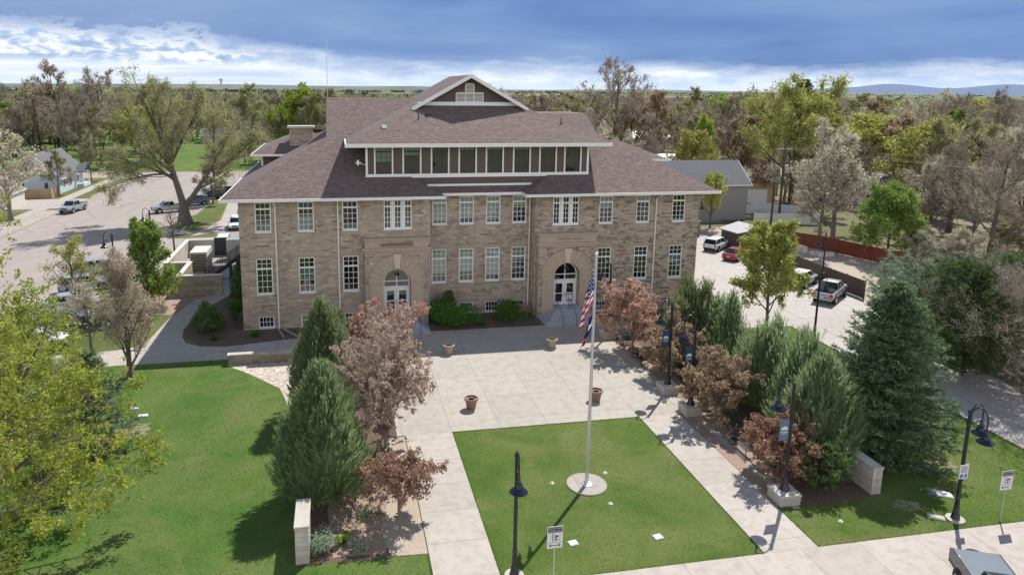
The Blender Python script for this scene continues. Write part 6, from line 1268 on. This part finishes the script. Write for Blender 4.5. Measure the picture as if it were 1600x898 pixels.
    mb = MB(); mb.box(h-.06, h+.012, -W*.42, W*.42, b+.22, b+.46); mb.part('grille', 'black_metal', e)
    for bx_ in ((-h-.05, -h+.1, -W*.86, W*.86, b+.0, b+.2), (h-.12, h+.03, -W*.8, W*.8, b-.03, b+.14)): mb = MB(); mb.box(*bx_); mb.part('bumper', 'galvanised' if kind == 'pickup' and not dark_trim else ('black_metal' if dark_trim or kind == 'suv' else pt), e, bevel=.02)
    mb = MB(); mb.box(-h-.065, -h-.04, -.17, .17, b+.25, b+.42); mb.part('licence_plate', 'sign_white', e)
    e.location = (loc[0], loc[1], loc[2] if len(loc) > 2 else .01); e.rotation_euler = (0, 0, rz); return e
vehicle('pickup', 'car_black', 'black pickup with a covered bed backed up to the sidewalk', (25.3, 19.95), rad(-114), 'pickup truck', True)
vehicle('suv', 'car_white', 'white crossover parked beside the red car by the block wall', (48.6, 82.4, .035), rad(38)); vehicle('sedan', 'car_red', 'dark red sedan in the east parking lot', (48.4, 77.3, .035), rad(36))
vehicle('sedan', 'car_white', 'white sedan behind the round linden tree, next to the red one', (49.0, 72.8, .035), rad(34)); vehicle('suv', 'car_white', 'white car behind the round linden tree, next to the silver pickup', (48.9, 65.3, .035), rad(33))
vehicle('pickup', 'car_silver', 'silver pickup with an open bed, nose to the brown fence', (48.4, 60.2, .035), rad(38), 'pickup truck')
vehicle('pickup', 'car_silver', 'light silver pickup with a dark bumper parked at the kerb across the street', (-42.6, 123.2), rad(-100), 'pickup truck', True)
for k, (kd, p_, x, y, r_, lb) in enumerate((('pickup', 'car_silver', -27.2, 120.8, 205, 'grey pickup angle parked nearest the cottonwood trunk'), ('suv', 'car_blue', -24.6, 127.5, 205, 'blue crossover angle parked behind the cottonwood'), ('suv', 'car_black', -23.0, 134.0, 205, 'black car angle parked beyond the blue one'), ('pickup', 'car_black', -22.6, 140.5, 205, 'dark pickup farthest up the angled row'))):
    vehicle(kd, p_, lb, (x, y), rad(r_), 'pickup truck' if kd == 'pickup' else 'car')
vehicle('suv', 'car_white', 'white sport utility car by the stone enclosure next to the hall corner', (-14.6, 91.6), rad(-85)); vehicle('suv', 'car_white', 'white sport utility car farther up the alley, cut off by the hall corner', (-14.9, 105.5), rad(-85))
for kd, p_, x, y, lb in (('suv', 'car_silver', -26.4, 81.2, 'farthest of the silver cars in the angled row behind the young trees'), ('suv', 'car_silver', -25.4, 74.6, 'silver crossover with roof rails in the angled row'), ('sedan', 'car_silver', -24.6, 68.6, 'silver sedan in the angled row nearer the maple'), ('sedan', 'car_blue', -23.9, 63.6, 'pale blue car low in the angled row behind the maple leaves'), ('suv', 'car_white', -23.4, 57.5, 'white car in the angled row mostly hidden by the maple')):
    vehicle(kd, p_, lb, (x, y), rad(25))
# ---------------------------------------------------------------- houses, fences, poles
def house(name, label, c, w, d, h, rh, rz, wm_, rm, ridge='x', wins=(), over=.5, chim=False, door=None, group=None):
    """box house centred on c with a gable roof; ridge along its own x or y"""
    e = empty(name, (c[0], c[1], 0), label, 'house' if 'garage' not in name else 'garage', group)
    mb = MB(); x, y = w/2, d/2
    mb.box(-x, x, -y, y, -.2, h)
    if ridge == 'x':
        for s in (-1, 1): mb.poly((s*x, -y, h), (s*x, y, h), (s*x, 0, h+rh))
    else:
        for s in (-1, 1): mb.poly((-x, s*y, h), (x, s*y, h), (0, s*y, h+rh))
    o = MB.part(mb, 'wall', wm_, None) if 0 else None
    me = mb.mesh('wall', wm_); o = bpy.data.objects.new('wall', me); COL.objects.link(o); o.parent = e
    def sub(nm, mb_, mt, par=e): me_ = mb_.mesh(nm, mt); q = bpy.data.objects.new(nm, me_); COL.objects.link(q); q.parent = par; return q
    mb = MB(); t = .12; k = rh/(y if ridge == 'x' else x)
    for s in (-1, 1):
        if ridge == 'x': a = [(-x-over, s*(y+over), h-k*over), (x+over, s*(y+over), h-k*over), (x+over, 0, h+rh), (-x-over, 0, h+rh)]
        else: a = [(s*(x+over), -y-over, h-k*over), (s*(x+over), y+over, h-k*over), (0, y+over, h+rh), (0, -y-over, h+rh)]
        mb.add([(p[0], p[1], p[2]+t) for p in a]+[(p[0], p[1], p[2]+.02) for p in a], [(0, 1, 2, 3), (7, 6, 5, 4), (0, 4, 5, 1), (1, 5, 6, 2), (3, 2, 6, 7), (0, 3, 7, 4)])
    rf = sub('roof', mb, rm)
    mb = MB()
    for s in (-1, 1):
        if ridge == 'x': mb.beam((-x-over, s*(y+over+.03), h-k*over+t), (x+over, s*(y+over+.03), h-k*over+t), .06, .18); [mb.beam((q*(x+over+.03), s*(y+over), h-k*over+t), (q*(x+over+.03), 0, h+rh+t), .06, .2) for q in (-1, 1)]
        else: mb.beam((s*(x+over+.03), -y-over, h-k*over+t), (s*(x+over+.03), y+over, h-k*over+t), .06, .18); [mb.beam((s*(x+over), q*(y+over+.03), h-k*over+t), (0, q*(y+over+.03), h+rh+t), .06, .2) for q in (-1, 1)]
    sub('fascia', mb, 'gutter_white')
    for side, u, z, ww, hh in wins:
        mb = MB(); s = -1 if side in 'sw' else 1
        if side in 'sn': mb.box(u-ww/2, u+ww/2, s*y, s*(y+.06), z, z+hh)
        else: mb.box(s*x, s*(x+.06), u-ww/2, u+ww/2, z, z+hh)
        f = sub('window', mb, 'white_paint'); mb = MB()
        if side in 'sn': mb.box(u-ww/2+.1, u+ww/2-.1, s*(y+.061), s*(y+.07), z+.1, z+hh-.1)
        else: mb.box(s*(x+.061), s*(x+.07), u-ww/2+.1, u+ww/2-.1, z+.1, z+hh-.1)
        sub('pane', mb, 'dark_glass', f)
    if door:
        side, u, ww, hh = door; s = -1 if side in 'sw' else 1; mb = MB()
        if side in 'sn':
            mb.box(u-ww/2, u+ww/2, s*y, s*(y+.05), 0, hh)
            for q in range(1, 4): mb.box(u-ww/2, u+ww/2, s*(y+.05), s*(y+.06), hh*q/4-.02, hh*q/4+.02)
        else: mb.box(s*x, s*(x+.05), u-ww/2, u+ww/2, 0, hh)
        sub('door', mb, 'white_paint')
    if chim: mb = MB(); mb.box(-.35, .35, -.3, .3, h+rh-.6, h+rh+1.1); mb.box(-.42, .42, -.37, .37, h+rh+1.1, h+rh+1.2); sub('chimney', mb, 'planter_brown', rf)
    e.rotation_euler = (0, 0, rz); return e
hb = house('house', 'blue grey house with white trim across the street at the left', (-56.0, 150.5), 8.4, 13.0, 3.4, 4.1, 0, 'blue_siding', 'grey_shingles', 'y', (('e', -4.2, 1., 1., 1.5), ('e', -1., 1., 1.6, 1.5), ('e', 3., 1., 1., 1.5), ('s', -1.2, 4.2, .9, 1.3), ('s', 1.9, .9, .9, 1.3), ('s', -2.2, .9, .9, 1.3)), .6, True)
pc = MB(); pc.box(4.2, 5.4, 2.6, 6.6, -.1, .7); me = pc.mesh('porch', 'blue_siding'); o = bpy.data.objects.new('porch', me); COL.objects.link(o); o.parent = hb
for yy in (2.8, 6.4): pc = MB(); pc.box(5.2, 5.38, yy-.09, yy+.09, .7, 3.1); o = bpy.data.objects.new('post', pc.mesh('post', 'white_paint')); COL.objects.link(o); o.parent = hb
pc = MB(); pc.loft([[(4.1, 2.3, 3.1), (5.8, 2.3, 3.1), (5.8, 2.3, 3.2), (4.1, 2.3, 3.2)], [(4.1, 4.6, 4.6), (5.8, 4.6, 4.6), (5.8, 4.6, 4.7), (4.1, 4.6, 4.7)], [(4.1, 6.9, 3.1), (5.8, 6.9, 3.1), (5.8, 6.9, 3.2), (4.1, 6.9, 3.2)]]); o = bpy.data.objects.new('porch_roof', pc.mesh('porch_roof', 'grey_shingles')); COL.objects.link(o); o.parent = hb
house('small_garage', 'small pale green garage with a gable beside the blue grey house', (-56.8, 131.8), 5.2, 6., 2.4, 1.7, .05, 'sage_leaves' if 0 else 'pale_wall', 'tan_shingles', 'y', (('s', 0, 2.4, .6, .6),), .3, False, ('s', .3, 2.4, 2.1))
house('house', 'large plain grey house with a slate grey gable roof behind the block wall', (58.2, 106.5), 13.6, 9.0, 5.9, 3.2, -.02, 'grey_siding', 'grey_shingles', 'x', (), .45)
for q in (-.3, .5): pass
house('yellow_garage', 'pale yellow garage with a wide white door', (77.6, 121.5), 6.6, 9.5, 3.2, 1.9, -.25, 'yellow_siding', 'tan_shingles', 'y', (), .4, False, ('s', -.5, 4.6, 2.6))
house('house', 'low tan house behind the yellow garage', (84, 133), 12, 8, 2.8, 2.4, -.5, 'tan_siding', 'tan_shingles', 'x', (('s', 0, .9, 1.4, 1.2),))
house('house', 'long pale roofed house beyond the grey house', (82, 158), 22, 9, 3.0, 2.2, -.2, 'pale_wall', 'metal_roof', 'x', (('s', -4, .9, 1.6, 1.2), ('s', 4, .9, 1.6, 1.2)))
house('white_garage', 'white garage with a grey roof behind the blue pine and the brown fence', (56.2, 54.6), 7.6, 7.4, 2.5, 1.6, .5, 'white_paint', 'metal_roof', 'x', (), .35)
house('house', 'grey roofed house half hidden behind the silvery trees', (98, 116), 13, 8, 2.8, 2.2, -.4, 'pale_wall', 'grey_shingles', 'x', (('s', 0, .9, 1.4, 1.2),))
for i, (u, v, yy, w, h_, wm_, rm, r_) in enumerate(((1010, 210, 250, 16, 3, 'pale_wall', 'metal_roof', .2), (1420, 300, 175, 14, 3, 'tan_siding', 'tan_shingles', -.3), (1530, 330, 150, 12, 3, 'pale_wall', 'grey_shingles', -.5), (350, 214, 270, 14, 3, 'pale_wall', 'grey_shingles', .1), (1370, 195, 330, 26, 4, 'white_paint', 'metal_roof', .1))):
    x, y = G(u, v); f = yy/y; house('house', ('pale house glimpsed through the bare trees right of the ridge', 'tan house among the trees right of the silvery ones', 'pale house behind the grey trees at the right edge', 'pale house beyond the park', 'long white building far off in the trees')[i], (x*f, yy), w, 8, h_, 2.2, r_, wm_, rm, 'x', (('s', 0, 1., 1.4, 1.2),))
def fence(name, label, pts, h, mt, board=.14, gap=.012, post=2.4, z0=.05):
    e = empty(name, (*pts[0], 0), label, 'fence'); rnd = random.Random(len(label))
    mb = MB(); pb = []
    for (x0, y0), (x1, y1) in zip(pts, pts[1:]):
        L = math.hypot(x1-x0, y1-y0); a = math.atan2(y1-y0, x1-x0); n = int(L/board)
        for k in range(n): t = (k+.5)*board; hh = h+rnd.uniform(-.015, .015); mb.rbox((x0+cos(a)*t, y0+sin(a)*t), board-gap, .022, hh-z0, a, z0)
        m_ = max(1, round(L/post))
        for k in range(m_+1): pb.append((x0+(x1-x0)*k/m_, y0+(y1-y0)*k/m_, a))
        for zz in (.35, h-.4): mb.beam((x0-sin(a)*.03, y0+cos(a)*.03, zz+.09), (x1-sin(a)*.03, y1+cos(a)*.03, zz+.09), .04, .09)
    mb.part('boards', mt, e)
    for x, y, a in pb: q = MB(); q.rbox((x-sin(a)*-.06, y+cos(a)*-.06), .1, .1, h+.06, a, 0); q.part('post', mt, e)
    return e
fence('board_fence', 'weathered dark brown board fence along the east parking lot', [(51.75, 59.6), (51.7, 70), (51.5, 81)], 1.9, 'fence_brown')
fence('board_fence', 'dark red board fence behind the yard', [(56.2, 87.4), (58.6, 86.2), (62.5, 80.0), (64.4, 73.6), (67.5, 66)], 1.85, 'fence_red')
fence('vinyl_fence', 'white fence in front of the yellow garage', [(64.2, 98.5), (73.5, 95.6), (76.5, 103)], 1.7, 'fence_white', .3, .004)
fence('vinyl_fence', 'white fence behind the utility poles', [(66, 106), (71, 107.5), (76.5, 103.2)], 1.7, 'fence_white', .3, .004)
wall_thing('block_wall', 'tan block wall behind the white crossover', 37.5, 50.5, 90.2, 90.5, 2.2, 'concrete_block', 'kerb_concrete')
sh = empty('carport', (53, 85, 0), 'board sided shed with a flat pale metal roof at the corner of the parking lot', 'shed')
mb = MB(); mb.loft([[(49.9, 84.4, 2.35), (50.4, 80.6, 2.35), (56.0, 83.3, 2.35), (55.4, 88.6, 2.35)], [(49.9, 84.4, 2.47), (50.4, 80.6, 2.47), (56.0, 83.3, 2.47), (55.4, 88.6, 2.47)]]); mb.part('roof', 'metal_roof', sh)
mb = MB()
for p, q in (((50.3, 84.2), (50.75, 81.1)), ((50.75, 81.1), (55.6, 83.5)), ((55.2, 88.2), (50.3, 84.3))):
    L = math.hypot(q[0]-p[0], q[1]-p[1]); a = math.atan2(q[1]-p[1], q[0]-p[0])
    for k in range(int(L/.16)): t = (k+.5)*.16; mb.rbox((p[0]+cos(a)*t, p[1]+sin(a)*t), .15, .03, 2.3, a, .03)
mb.part('boards', 'fence_brown', sh)
mb = MB(); mb.box(59.3, 61.6, 76.6, 77.2, 0, .5); mb.box(58.6, 59.2, 78.6, 79.6, 0, .9); mb.thing('stacked_blocks', 'pale_wall', 'pale heap of stacked blocks in front of the red fence', 'blocks', (60, 77, 0))
up = empty('utility_pole', (69.6, 100, 0), 'tall utility pole with crossarm and a grey transformer', 'utility pole')
mb = MB(); mb.lathe((69.6, 100, 0), [(.21, 0), (.15, 12.1)], 10); mb.part('pole', 'bark_dark', up, True)
mb = MB(); mb.box(68.3, 70.9, 99.9, 100.02, 11.5, 11.63); mb.part('crossarm', 'galvanised', up)
mb = MB(); mb.lathe((70.05, 99.85, 8.0), [(.26, 0), (.28, .04), (.28, .95), (.2, 1.02)], 14); mb.part('transformer', 'galvanised', up, True)
for dx in (-1.2, -.3, .5, 1.2): mb = MB(); mb.lathe((69.6+dx, 99.96, 11.63), [(.04, 0), (.06, .05), (.03, .16)], 8); mb.part('insulator', 'sign_white', up)
mb = MB()
for dx in (-1.2, 1.2):
    for tx, ty, tz in ((95, 40, 12.5), (40, 190, 12)): mb.tube([(69.6+dx+(tx-69.6)*t, 99.96+(ty-99.96)*t, 11.8+(tz-11.8)*t-4*t*(1-t)*.9) for t in np.linspace(0, 1, 12)], .012, 3)
mb.part('wires', 'black_metal', up)
mb = MB(); mb.lathe((66.0, 96.7, 0), [(.17, 0), (.13, 6.9)], 10); mb.thing('wooden_pole', 'bark_dark', 'short bare wooden pole left of the utility pole', 'pole', (66, 96.7, 0), smooth=True)
x, y = G(346, 139); f = 5100/y
wt = MB(); wt.lathe((x*f, 5100, 25), [(9, 0), (7, 4), (6, 22), (11, 30), (13, 36), (11, 42), (4, 46)], 16); wt.thing('water_tower', 'pale_wall', 'water tower on the horizon at the left', 'water tower', (x*f, 5100, 0), smooth=True)

fence('board_fence', 'short new cedar board fence beside the blue grey house', [(-55.2, 137.6), (-51.2, 137.9), (-51.2, 141)], 1.8, 'wood_raw')
